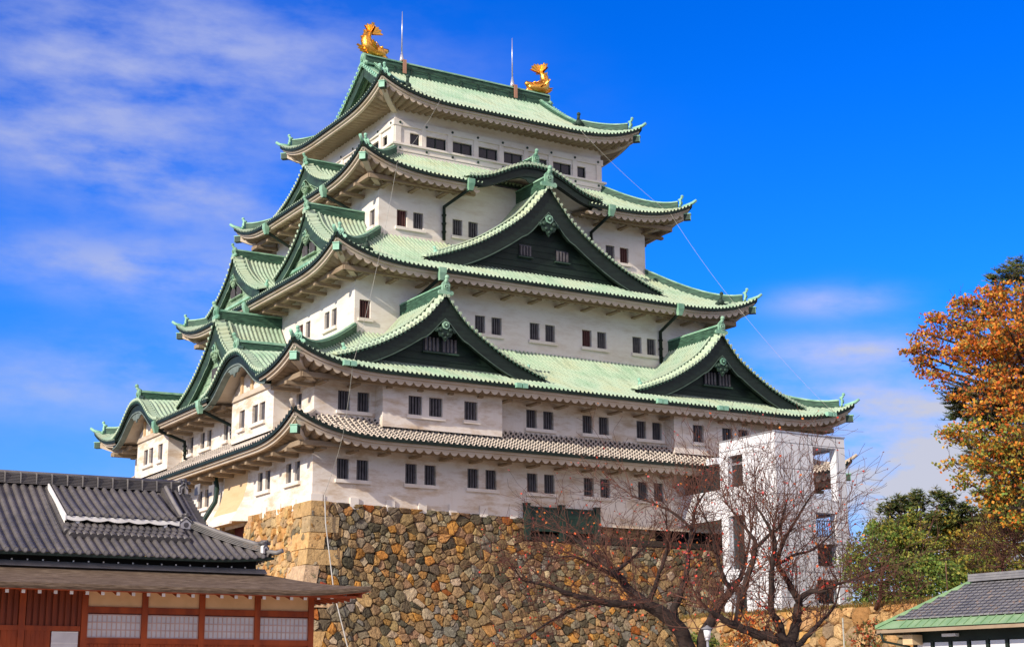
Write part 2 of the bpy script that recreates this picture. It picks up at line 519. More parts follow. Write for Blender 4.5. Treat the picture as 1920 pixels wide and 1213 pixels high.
def pairs(centres, z0, z1, wdt=0.75):
    return [(c - wdt / 2, c + wdt / 2, z0, z1) for c in centres]
ZW = {1: (1.335, 2.51), 2: (5.22, 6.375), 3: (11.89, 13.06), 4: (19.08, 20.24)}
WIN = {(1, 'S'): [-16.16, -14.95, -11.87, -10.63, -7.78, -6.56, -3.69, -2.47, .40, 1.62, 4.48, 5.70, 8.56, 9.78, 12.6, 13.8, 15.0, 16.2],
       (2, 'S'): [-16.2, -14.99, -3.73, -2.52, .35, 1.57, 4.45, 5.67, 15.0, 16.2],
       (3, 'S'): [-12.84, -8.8, -7.6, -4.74, -3.52, -.65, .55, 3.44, 4.64, 7.52, 8.72],
       (4, 'S'): [-8.88, -7.68, -4.75, -3.55, 3.5, 4.7, 7.54, 8.75],
       (1, 'W'): [-13.77, -12.52, -9.43, -8.25, .72, 1.95, 4.8, 6.0, 8.9, 10.1],
       (2, 'W'): [-13.83, -2.36, .62, 1.86, 4.0],
       (3, 'W'): [-8.5, -7.42, -4.49, -3.31, 0.2, 1.4, 4.0, 5.2],
       (4, 'W'): [-7.52, 7.0]}
# ---- walls of the storeys
for k in (1, 2, 3, 4):
    mb = MB(); sl_ = MB()
    z0 = {1: -0.45, 2: 4.3, 3: 10.4, 4: 17.9}[k]
    z1 = {1: 4.3, 2: 7.9, 3: 15.85, 4: 23.05}[k]
    allh = []
    for face in (FS, FW, FN, FE):
        hs = pairs(WIN.get((k, face.k), []), *ZW[k])
        wall_sheet(mb, face, dist(face, WA[k]), -half(face, WA[k]), half(face, WA[k]), z0, z1, hs)
        allh += [(face, h) for h in hs]
    wname = mb.build('wall', ['plaster' if k < 3 else 'plaster_upper'], KEEP)
    for n_, (face, h) in enumerate(allh):
        window(KEEP, face, dist(face, WA[k]), h, red=(n_ % 7 == 0 and k > 2))
    for face in (FS, FW):
        cs = WIN.get((k, face.k), [])
        i = 0
        while i < len(cs):
            j = i + 1 if i + 1 < len(cs) and cs[i + 1] - cs[i] < 1.5 else i
            sl_ = MB()
            sill(sl_, face, dist(face, WA[k]), cs[i] - .5, cs[j] + .5, ZW[k][0])
            sl_.build('window_sill', ['plaster_trim'], KEEP)
            i = j + 1
    # raised corner pilaster line
    # (the plaster edge of the corner catches the light)

# ---- projecting bays of the second storey
def bay(face, s0, s1, cs, arch=False):
    q = dist(face, WA[2]) + 1.0
    mb = MB()
    zt = 9.05 if arch else 7.4
    hs = pairs(cs, 5.14, 6.27, .88)
    if arch:
        # wall rises under the curved gable
        wall_sheet(mb, face, q, s0, s1, 4.4, 7.0, hs)
        n = 24; c = (s0 + s1) / 2; hw = (s1 - s0) / 2
        pts = [(s0 + (s1 - s0) * i / n) for i in range(n + 1)]
        for a, b in zip(pts, pts[1:]):
            za, zb = [6.95 + 1.55 * smooth_tab(KBELL, abs(x - c) / 5.0) for x in (a, b)]
            mb.quad(face.P(a, q, 7.0), face.P(b, q, 7.0), face.P(b, q, max(zb, 7.0)), face.P(a, q, max(za, 7.0)))
    else:
        wall_sheet(mb, face, q, s0, s1, 4.35, zt, hs)
    for s in (s0, s1):
        ztt = 7.05 if arch else zt
        mb.quad(face.P(s, q, 4.3), face.P(s, q - 1.1, 4.3), face.P(s, q - 1.1, ztt), face.P(s, q, ztt))
    o = mb.build('bay_wall', ['plaster'], KEEP)
    for h in hs: window(o, face, q, h)
    i = 0
    while i < len(cs):
        j = i + 1 if i + 1 < len(cs) and cs[i + 1] - cs[i] < 1.6 else i
        sm = MB()
        sill(sm, face, q, cs[i] - .56, cs[j] + .56, 5.14)
        sm.build('window_sill', ['plaster_trim'], o)
        i = j + 1
KBELL = [(0, 1), (.1, .985), (.2, .93), (.35, .745), (.5, .5), (.65, .26), (.8, .10), (.9, .03), (1, 0)]
bay(FS, -14.26, -6.4, [-12.18, -10.85, -8.52])
bay(FS, 6.28, 14.06, [8.2, 10.58, 11.92])
bay(FW, -12.5, -5.95, [-10.8, -9.7, -7.62], True)
bay(FW, 5.75, 12.35, [7.33, 9.3, 10.45], True)

# ---- top storey
k = 5
mb = MB(); big = []
S5 = [(-7.23, -6.49)] + [(-5.97 + 2.047 * i, -4.43 + 2.047 * i) for i in range(6)] + [(6.34, 7.06)]
W5 = [(-5.13, -4.42), (-3.92, -2.4), (-1.87, -.36), (.18, 1.7), (2.24, 3.75), (4.3, 5.0)]
for face, lst in ((FS, S5), (FW, W5), (FN, []), (FE, [])):
    hs = [(a, b, 25.69, 26.58) for a, b in lst]
    q = dist(face, WA[5]); u = half(face, WA[5])
    wall_sheet(mb, face, q, -u, u, 24.6, 29.0, hs, .2)
    big += [(face, q, h) for h in hs]
mb.build('wall', ['plaster_upper'], KEEP)
for face, q, h in big: window(KEEP, face, q, h, depth=.2, glass=True)
tr = MB(); nails = MB()
for face, lst in ((FS, S5), (FW, W5), (FN, []), (FE, [])):
    q = dist(face, WA[5]); u = half(face, WA[5])
    e = 0.0 if face.k in 'WE' else 1.0
    for (z0, z1, p) in ((26.92, 27.34, .13), (25.5, 25.64, .3), (25.12, 25.5, .17), (24.6, 25.1, .12)):
        fbox(tr, face, -u - p * e, u + p * e, q - .02, q + p, z0, z1)
    ed = [-u] + [x for ab in lst for x in ab] + [u]
    for i in range(0, len(ed), 2):
        a, b = ed[i], ed[i + 1]
        if i == 0: a, b = -u, -u + .42
        elif i == len(ed) - 2: a, b = u - .42, u
        else: a, b = (a + b) / 2 - .17, (a + b) / 2 + .17
        fbox(tr, face, a, b, q - .02, q + .09, 25.64, 26.92)
    n = int(u * 2 / 2.03)
    for i in range(n + 1):
        s = -u + .32 + i * (2 * u - .64) / n
        for z, p in ((27.13, .13), (25.32, .17)):
            nails = MB(); nails.tube([face.P(s, q + p, z), face.P(s, q + p + .05, z)], .085, 10)
            if face.k in 'SW': nails.build('nail_cover', ['copper_dark'], KEEP)
tr.build('trim_band', ['plaster_trim'], KEEP)

# ---- studs at the foot of the wall
for fc, ss, q_ in ((FS, [-15.46, -13.2, -11.15, -9.15, -7.1, -5.05], 15.88), (FW, [-13.6, -11.4, -9.3], 17.98)):
    for s in ss:
        mb = MB(); fbox(mb, fc, s - .26, s + .26, q_, q_ + .13, -.3, .34); mb.build('wall_foot_stud', ['plaster_trim'], KEEP)
mb = MB(); mb.box(-18.1, -17.4, -16.0, -15.2, -.3, .44); mb.build('wall_foot_stud', ['plaster_trim'], KEEP)

# ---- stone-drop skirt on the left face
mb = MB()
prof = [(0.05, 3.0), (.12, 2.0), (.35, 1.1), (.75, .35), (1.15, -.25)]
s0, s1 = -6.5, -2.6
for (qa, za), (qb, zb) in zip(prof, prof[1:]):
    mb.quad(FW.P(s0, 18 + qa, za), FW.P(s1, 18 + qa, za), FW.P(s1, 18 + qb, zb), FW.P(s0, 18 + qb, zb), 1 if za > .6 else 0)
for s, ds in ((s0, -.45), (s1, .45)):
    for (qa, za), (qb, zb) in zip(prof, prof[1:]):
        mb.quad(FW.P(s, 18 + qa, za), FW.P(s, 18 + qb, zb), FW.P(s + ds * (3.0 - zb) / 3, 18, zb), FW.P(s + ds * (3.0 - za) / 3, 18, za), 0)
mb.quad(FW.P(s0, 19.15, -.25), FW.P(s1, 19.15, -.25), FW.P(s1, 18, -.25), FW.P(s0, 18, -.25), 1)
fbox(mb, FW, s0 - .1, s1 + .1, 19.05, 19.2, -.4, -.25, 0)
mb.build('stone_drop_skirt', ['plaster', 'plaster_tan'], KEEP)

# ================================================================== ROOFS
def gprof(t): return .74 * t + .26 * t * t
def lift(d): return 1.32 * max(0.0, 1 - d / 7.0) ** 3
def H(k, wv, dc, run):
    t = min(max(wv / run, 0), 1.0)
    return ZE[k] + (ZT[k] - ZE[k]) * gprof(t) + lift(max(dc, 0)) * (1 - t) ** 1.5
RUN = {k: RA[k] - WA[k + 1] for k in (1, 2, 3, 4)}
RUN[5] = RA[5] - D
PITCH = {1: .36, 2: .30, 3: .30, 4: .30, 5: .30}
def roof_xy(face, k, u, wv): return face.P(u, dist(face, RA[k]) - wv, 0)

XG = 7.25                       # where the top roof's gable stands
def tile_roof(k, name, mat, cuts):
    """pan-and-roll tiled skirt roof of tier k; cuts: {face: [(centre, half width, inner)]}"""
    mb = MB()
    p = PITCH[k]; R = .115
    offs = [(-.5 * p, 0), (-.29 * p, 0), (-.22 * p, R * .7), (-.08 * p, R), (.08 * p, R), (.22 * p, R * .7), (.29 * p, 0)]
    for face in (FS, FW, FN, FE):
        U = half(face, RA[k])
        n = int(round(2 * U / p)); prev = None
        samples = []
        for i in range(n):
            c = -U + (i + .5) * (2 * U / n)
            for o, h in offs: samples.append((c + o, h))
        samples.append((U, 0))
        Mn = 10 if k > 1 else 4
        for u, h in samples:
            dc = U - abs(u)
            if k == 5 and face.k in 'SN': wm = RUN[5] if abs(u) <= XG + .45 else max(dc, 0)
            elif k == 5: wm = min(RA[5] - XG + .1, dc)
            else: wm = min(RUN[k], dc)
            w0 = 0.0
            for (cc, cw, ci) in cuts.get(face.k, ()):
                if abs(u - cc) < cw: w0 = ci
            if wm <= w0 + .03: prev = None; continue
            col = []
            for j in range(Mn + 1):
                wv = w0 + (wm - w0) * j / Mn
                z = H(k, wv, dc, RUN[k]) + h
                q = roof_xy(face, k, u, wv)
                col.append(mb.vert((q.x, q.y, z), (u + 100, wv * 1.15)))
            b = mb.vert(tuple(roof_xy(face, k, u, w0 + .02).xy) + (H(k, w0, dc, RUN[k]) - .19,))
            if prev:
                for j in range(Mn):
                    mb.face((prev[0][j], col[j], col[j + 1], prev[0][j + 1]), 0, None, False)
                mb.face((prev[1], b, col[0], prev[0][0]), 1)
            prev = (col, b)
    return mb.build(name, [mat, 'copper_black' if k > 1 else 'board_black'], KEEP)  # near-black edge band: dark tile ends and eave shadow in one colour

def eaves(k, cuts):
    """white plaster fascia and wavy plastered rafters under the tiles, beams and arms behind"""
    fa = MB(); so_ = MB(); ar = MB()
    run = min(RA[k] - WA[k] - .02, RUN[k])
    for face in (FS, FW, FN, FE):
        U = half(face, RA[k]); Q = dist(face, RA[k])
        n = int(2 * U / .4)
        prev = None
        for i in range(n + 1):
            u = -U + .18 + (2 * U - .36) * i / n
            zz = ZE[k] + lift(U - abs(u))
            if any(abs(u - cc) < cw for cc, cw, ci in cuts.get(face.k, ())): prev = None; continue
            lim = min(.16, U - abs(u))
            a = face.P(u, Q - .14, zz - .17); b = face.P(u, Q - .17, zz - .30)
            c = face.P(u, Q - .30, zz - .31); d = face.P(u, Q - .32, zz - .44)
            e = face.P(u, Q - .5, zz - .44)
            ring = [fa.vert(x) for x in (a, b, c, d, e)]
            if prev:
                for x in range(4): fa.face((prev[x], ring[x], ring[x + 1], prev[x + 1]))
            prev = ring
        # wavy rafters
        rp = .56 if k != 5 else .50
        nr = int(round((2 * U - .7) / rp)); m = 6
        prev = None
        for i in range(nr * m + 1):
            u = -U + .35 + (2 * U - .7) * i / (nr * m)
            if any(abs(u - cc) < cw for cc, cw, ci in cuts.get(face.k, ())): prev = None; continue
            f = abs(math.sin(PI * i / m)) ** .8
            dc = U - abs(u)
            zz = ZE[k] + lift(dc)
            wmx = min(run, dc)
            pts = []
            for wv, dz in ((.34, -.42), (.36, -.42 - (.15 if face.k in 'WE' else .22) * f), (wmx * .5 + .18, None), (wmx + .02, None)):
                if dz is None:
                    base = ZE[k] + lift(dc) * max(0, 1 - wv / run) ** 1.2
                    dz_ = base - .40 - (.15 if face.k in 'WE' else .22) * f + .16 * (wv - .36)
                    pts.append(face.P(u, Q - wv, dz_))
                else:
                    pts.append(face.P(u, Q - min(wv, wmx + .34), zz + dz + (.10 + .07 * f if face.k in 'WE' and dz < -.425 else 0)))
            ring = [so_.vert(x) for x in pts]
            if prev:
                for x in range(3): so_.face((prev[x], ring[x], ring[x + 1], prev[x + 1]), 0 if x == 0 else 1, None, False)
            prev = ring
        # outer beam and arms
        if k < 5:
            bw = RA[k] - WA[k]
            qb = dist(face, WA[k])
            hw = half(face, WA[k])
            zb = ZE[k] - .28
            nA = int(round(2 * hw / 2.05))
            segs = [(-hw - bw * .55, hw + bw * .55)]
            for cc, cw, ci in cuts.get(face.k, ()):
                ns = []
                for a, b in segs:
                    if cc - cw > a and cc + cw < b: ns += [(a, cc - cw), (cc + cw, b)]
                    else: ns.append((a, b))
                segs = ns
            for a, b in segs:
                fbox(ar, face, a, b, qb + bw * .48, qb + bw * .48 + .26, zb - .30, zb - .02)
            for i in range(nA + 1):
                s = -hw + .15 + (2 * hw - .3) * i / nA
                if any(abs(s - cc) < cw for cc, cw, ci in cuts.get(face.k, ())): continue
                wf = face.k in 'WE'
                fbox(ar, face, s - .15, s + .15, qb - .05, qb + bw * .48 + (.5 if wf else .05), zb - (.50 if wf else .42), zb - .305)
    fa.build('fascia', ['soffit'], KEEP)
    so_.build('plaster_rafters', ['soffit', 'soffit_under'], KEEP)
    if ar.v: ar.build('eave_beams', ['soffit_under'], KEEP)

def crest(mb, c, fwd, r, mi=0, mj=1):
    """round crest with a raised rim, facing fwd"""
    fwd = Vector(fwd).normalized(); c = Vector(c)
    mb.tube([c, c + fwd * .07], r, 12, mi)
    mb.tube([c + fwd * .07, c + fwd * .075], r * .72, 12, mj)
    for i in range(3):
        a = fwd.orthogonal().normalized()
        b = fwd.cross(a)
        an = i * 2 * PI / 3
        mb.tube([c + fwd * .075 + (a * math.cos(an) + b * math.sin(an)) * r * .34, c + fwd * .1 + (a * math.cos(an) + b * math.sin(an)) * r * .34], r * .26, 8, mi)

def ridge_end(mb, p, fwd, sc=1.0, horn=True):
    """ogre-tile ridge end: shield with scrolled feet, crest and upturned horn"""
    p = Vector(p); f = Vector((fwd[0], fwd[1], 0)).normalized(); r = Vector((-f.y, f.x, 0)); z = Vector((0, 0, 1))
    out = [(-.42, 0), (-.30, .25), (-.30, .75), (-.16, .92), (.16, .92), (.30, .75), (.30, .25), (.42, 0)]
    a = [mb.vert(p + r * x * sc + z * y * sc) for x, y in out]
    b = [mb.vert(p + r * x * sc + z * y * sc + f * .16 * sc) for x, y in out]
    mb.face(a[::-1], 0); mb.face(b, 0)
    for i in range(len(out)):
        j = (i + 1) % len(out); mb.face((a[i], a[j], b[j], b[i]), 0)
    crest(mb, p + z * .52 * sc + f * .16 * sc, f, .2 * sc)
    for sg in (-1, 1):
        mb.tube([p + r * sg * .42 * sc + z * .13 * sc - f * .02, p + r * sg * .42 * sc + z * .13 * sc + f * .15 * sc], .17 * sc, 9)
    if horn:
        h = [p + z * .78 * sc - f * .1 * sc, p + z * .88 * sc + f * .08 * sc, p + z * 1.0 * sc + f * .2 * sc, p + z * 1.14 * sc + f * .26 * sc]
        mb.tube(h, [.17 * sc, .15 * sc, .13 * sc, .12 * sc], 8)
        mb.ball(h[-1] + z * .05 * sc, .17 * sc, 0, 8, 5)

def hip_pt(k, sx, sy, wv, dz=0.0):
    """point on the hip line, wv metres in from the corner"""
    a = RA[k]; b = RA[k] - D
    return Vector((sx * (a - wv), sy * (b - wv), H(k, wv, wv, RUN[k]) + dz))
def hips(k, mat):
    for sx, sy in ((-1, -1), (1, -1), (-1, 1), (1, 1)):
        mb = MB()
        wtop = RUN[k] if k < 5 else RA[5] - XG
        pts = [hip_pt(k, sx, sy, .75 + (wtop - .75) * i / 12, .04) for i in range(13)]
        s_ = 1.0 if k > 1 else .55
        mb.rectsweep(pts, .34 * s_, .52 * s_, 0, .1, mt=1)
        e = hip_pt(k, sx, sy, .66, .02)
        f = Vector((sx, sy, 0))
        m2 = MB()
        ridge_end(m2, e, f, .62 * s_ + .1, True)
        # corner tile that juts out below the ridge end
        t0 = hip_pt(k, sx, sy, .5, .06); t1 = hip_pt(k, sx, sy, .0, .10)
        fn = f.normalized()
        m2.tube([t0, t1, t1 + fn * .28 + Vector((0, 0, .20))], [.12, .12, .10], 8)
        o = mb.build('hip_ridge', ['copper_ridge' if k > 1 else mat, mat], KEEP)
        m2.build('ridge_ornament', [('copper_bright' if k > 1 else 'soffit'), 'copper_dark'], o)
        # corner beam with its copper cap
        bm = MB()
        tip = Vector((sx * (BEAM_A[k] + .06), sy * (BEAM_A[k] - D + .06), BEAM_Z[k] - .05))
        inn = Vector((sx * WA[k], sy * (WA[k] - D), ZE[k] - .35))
        d = (tip - inn); rr = Vector((-fn.y, fn.x, 0)) * .2
        fz = Vector((0, 0, .36))
        n = 5
        cap0 = tip - fn * .42
        mids = [inn.lerp(cap0, i / n) - Vector((0, 0, .30 * math.sin(PI * i / n) * .5)) for i in range(n + 1)]
        for a, b in zip(mids, mids[1:]):
            bm.obox(a - rr * .9 - fz * .5, rr * 1.8, b - a, fz, 0)
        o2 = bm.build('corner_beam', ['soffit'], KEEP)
        cm = MB()
        cm.obox(cap0 - rr - fz * .55, rr * 2, fn * .46, fz * 1.12, 1)
        cm.obox(tip + fn * .04 - rr - fz * .55, rr * 2, fn * .02, fz * 1.12, 0)
        cm.obox(cap0 - rr * 1.12 + fz * .57, rr * 2.24, fn * .52, Vector((0, 0, .06)), 0)
        cm.build('beam_cap', ['copper_bright', 'copper_dark'], o2)

def top_ridge(mb, a, b, wdt, hgt):
    a, b = Vector(a), Vector(b)
    n = 10
    pts = [a.lerp(b, i / n) for i in range(n + 1)]
    mb.rectsweep(pts, wdt, hgt, 0, .25, mt=1)

# ================================================================== DORMER GABLES
GTAB = [(0, 1), (.06, .885), (.12, .775), (.19, .655), (.27, .555), (.35, .465), (.45, .365), (.55, .275), (.66, .19), (.77, .12), (.89, .05), (1, 0)]
def gable(face, c, q, qb, zp, W, zf, dark, wins=(), scale=1.0, zbot=None, horn=True, ridge_z=None, label=None, nback=None, gwall=.75):
    """curved triangular gable (front edge at distance q, running back to qb)"""
    def z(s): return zf + (zp - zf) * smooth_tab(GTAB, min(abs(s) / W, 1))
    tile = MB()
    R = .11
    depth = q - qb
    n = max(2, int(round((depth - .62) / .30)))
    prof = [(-.5, 0), (-.29, 0), (-.22, .7), (-.08, 1), (.08, 1), (.22, .7), (.29, 0)]
    T = 18
    for sg in (-1, 1):
        prev = None
        smp = []
        for i in range(n):
            cc = .62 + (i + .5) * (depth - .62) / n
            for o, h in prof: smp.append((cc + o * .30, h * R))
        for dq, h in smp:
            col = []
            for j in range(T + 1):
                s = W * (j / T)
                lf = .10 * max(0, 1 - dq / 2.5) ** 2
                col.append(tile.vert(face.P(c + sg * s, q - dq, z(s) + h + lf), (dq + 50, s * 1.3)))
            if prev:
                for j in range(T): tile.face((prev[j], col[j], col[j + 1], prev[j + 1]), 0)
            prev = col
        # verge: short rolls running out over the barge board
        m = max(4, int(round(W * 1.18 / .32)))
        prev = None
        for i in range(m):
            sc_ = W * (i + .5) / m
            for o, h in prof:
                s = min(max(sc_ + o * W / m, 0), W)
                zz = z(s) + h * R * 1.25 + .14
                r = [tile.vert(face.P(c + sg * s, q + .06, zz - .26), (s, 0)), tile.vert(face.P(c + sg * s, q + .06, zz - .14), (s, 0)),
                     tile.vert(face.P(c + sg * s, q - .62, zz + .06), (s, .6)), tile.vert(face.P(c + sg * s, q - .64, zz - .2), (s, .6))]
                if prev:
                    for j in range(3): tile.face((prev[j], r[j], r[j + 1], prev[j + 1]), 1 if j == 0 else 3)
                prev = r
    # round tile ends along the verge
    for sg in (-1, 1):
        m = max(4, int(round(W * 1.18 / .32)))
        for i in range(m):
            s = W * (i + .5) / m
            tile.tube([face.P(c + sg * s, q + .03, z(s) + .10), face.P(c + sg * s, q + .09, z(s) + .09)], .10, 8, 2)
    root = tile.build('gable_roof', ['copper_tile', 'copper_ridge', 'copper_verge', 'copper_verge'], KEEP)
    if label: root['label'] = label
    # descending ridges beside the verge
    dr = MB()
    for sg in (-1, 1):
        pts = [face.P(c + sg * W * t, q - .85, z(W * t) + .08) for t in [.05 + .82 * i / 12 for i in range(13)]]
        dr.rectsweep(pts, .24 * scale, .36 * scale, 0, .05, mt=2)
        e = pts[-1]; fw = face.P(sg, 0, 0)
        dr.ball(e + Vector((0, 0, .25)), .17, 1, 8, 5, (1, 1, 1.2))
        dr.tube([e + Vector((0, 0, .3)), e + fw * .12 + Vector((0, 0, .62))], [.09, .1], 7, 1)
    dr.build('descending_ridge', ['copper_ridge', 'copper_bright', 'copper_verge'], root)
    # barge boards
    bb = MB()
    bw = 1.02 * scale
    T2 = 22
    def inner(s):
        ds = .05; sl = (z(s + ds) - z(max(s - ds, 0))) / (ds + min(s, ds))
        return z(s) - bw * math.sqrt(1 + min(sl * sl, 2.2))
    for sg in (-1, 1):
        prev = None
        for j in range(T2 + 1):
            s = W * .985 * j / T2
            zi = inner(s) if s > 0 else z(0) - bw * 1.7
            zo = z(s) + .0
            ring = []
            for qq, zz in ((q - .10, zo), (q - .10, zi + (zo - zi) * .07), (q - .05, zi + (zo - zi) * .06), (q - .05, zi), (q - .30, zi), (q - .30, zo)):
                ring.append(bb.vert(face.P(c + sg * s, qq, zz)))
            if prev:
                for x in range(5):
                    bb.face((prev[x], ring[x], ring[x + 1], prev[x + 1]), 1 if x in (2,) else 0)
            prev = ring
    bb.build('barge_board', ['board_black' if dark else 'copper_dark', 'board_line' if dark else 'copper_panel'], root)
    # underside of the overhang
    us = MB()
    for sg in (-1, 1):
        prev = None
        for j in range(T2 + 1):
            s = W * j / T2
            r = [us.vert(face.P(c + sg * s, q - .02, z(s) - .06)), us.vert(face.P(c + sg * s, q - 1.2, z(s) - .06))]
            if prev: us.face((prev[0], r[0], r[1], prev[1]))
            prev = r
    us.build('verge_underside', ['board_black'], root)
    # gable wall
    gw = MB()
    qw = q - gwall
    zb = zbot if zbot is not None else zf - .5
    prev = None
    for j in range(-T2, T2 + 1):
        s = W * j / T2
        a = gw.vert(face.P(c + s, qw, min(zb, z(s) - .05))); b = gw.vert(face.P(c + s, qw, z(s) - .05))
        if prev: gw.face((prev[0], a, b, prev[1]), 0)
        prev = (a, b)
    # fine horizontal battens and a foot moulding
    z_ = zf + .1
    while z_ < zp - bw * 2.2:
        t = min((i / 100 for i in range(101)), key=lambda t: abs(inner(W * t + .001) - z_))
        ww = W * t
        fbox(gw, face, c - ww, c + ww, qw, qw + .035, z_, z_ + .05, 0)
        z_ += .42
    fbox(gw, face, c - W * .80, c + W * .80, qw, qw + .13, zf - .02, zf + .16, 1)
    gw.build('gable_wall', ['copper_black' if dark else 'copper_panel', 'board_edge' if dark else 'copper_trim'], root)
    for (a, b, z0, z1) in wins:
        m_ = MB()
        fbox(m_, face, c + a - .06, c + b + .06, qw + .02, qw + .07, z0 - .07, z1 + .07, 0)
        nb = 4
        wd = (b - a) / (nb * 2 - 1)
        for i in range(nb):
            fbox(m_, face, c + a + 2 * i * wd, c + a + 2 * i * wd + wd, qw + .07, qw + .14, z0, z1, 1)
        fbox(m_, face, c + a - .15, c + b + .15, qw + .02, qw + .2, z0 - .14, z0 - .05, 2)
        m_.build('gable_window', ['window_dark', 'bar_grey', 'copper_dark' if dark else 'copper_panel'], root)
    # hanging pendant with hexagonal boss
    pm = MB()
    pz = z(0) - bw * 1.75 - .35 * scale
    base = face.P(c, q - .04, pz)
    f = face.P(0, 1, 0); r = face.P(1, 0, 0); up = Vector((0, 0, 1))
    out = [(0, .30), (.22, .22), (.42, -.10), (.95, -.28), (1.05, -.52), (.72, -.55), (.55, -.85), (.28, -.92), (0, -1.25)]
    out = out + [(-x, y) for x, y in out[-2:0:-1]]
    a_ = [pm.vert(base - f * .12 + r * x * .78 * scale + up * y * .9 * scale) for x, y in out]
    b_ = [pm.vert(base - f * .02 + r * x * .78 * scale + up * y * .9 * scale) for x, y in out]
    pm.face(b_, 0); pm.face(a_[::-1], 0)
    for i in range(len(out)):
        j = (i + 1) % len(out); pm.face((a_[i], a_[j], b_[j], b_[i]), 0)
    for sx_, sy_, rr_ in ((.45, -.35, .16), (-.45, -.35, .16), (.25, -.7, .13), (-.25, -.7, .13), (0, -.95, .12), (.75, -.42, .1), (-.75, -.42, .1)):
        pm.ball(base + r * sx_ * scale * .8 + up * sy_ * scale * .9, rr_ * scale, 0, 8, 5)
    pm.tube([base, base + f * .07], .30 * scale, 6, 1)
    pm.tube([base + f * .07, base + f * .11], .18 * scale, 6, 2)
    pm.ball(base + f * .12, .09 * scale, 1, 8, 5)
    pm.build('gable_pendant', ['copper_dark' if dark else 'copper_panel', 'copper_trim', 'copper_dark'], root)
    # ridge and its end ornament
    rg = MB()
    rz = zp + .08
    top_ridge(rg, face.P(c, q - .15, rz), face.P(c, qb - .3, rz), .40 * scale, .72 * scale)
    ro = rg.build('gable_ridge', ['copper_ridge', 'copper_trim'], root)
    om = MB()
    ridge_end(om, face.P(c, q - .12, rz - .05), face.P(0, 1, 0), 1.0 * scale, horn)
    om.build('ridge_ornament', ['copper_trim', 'copper_dark'], ro)
    return root

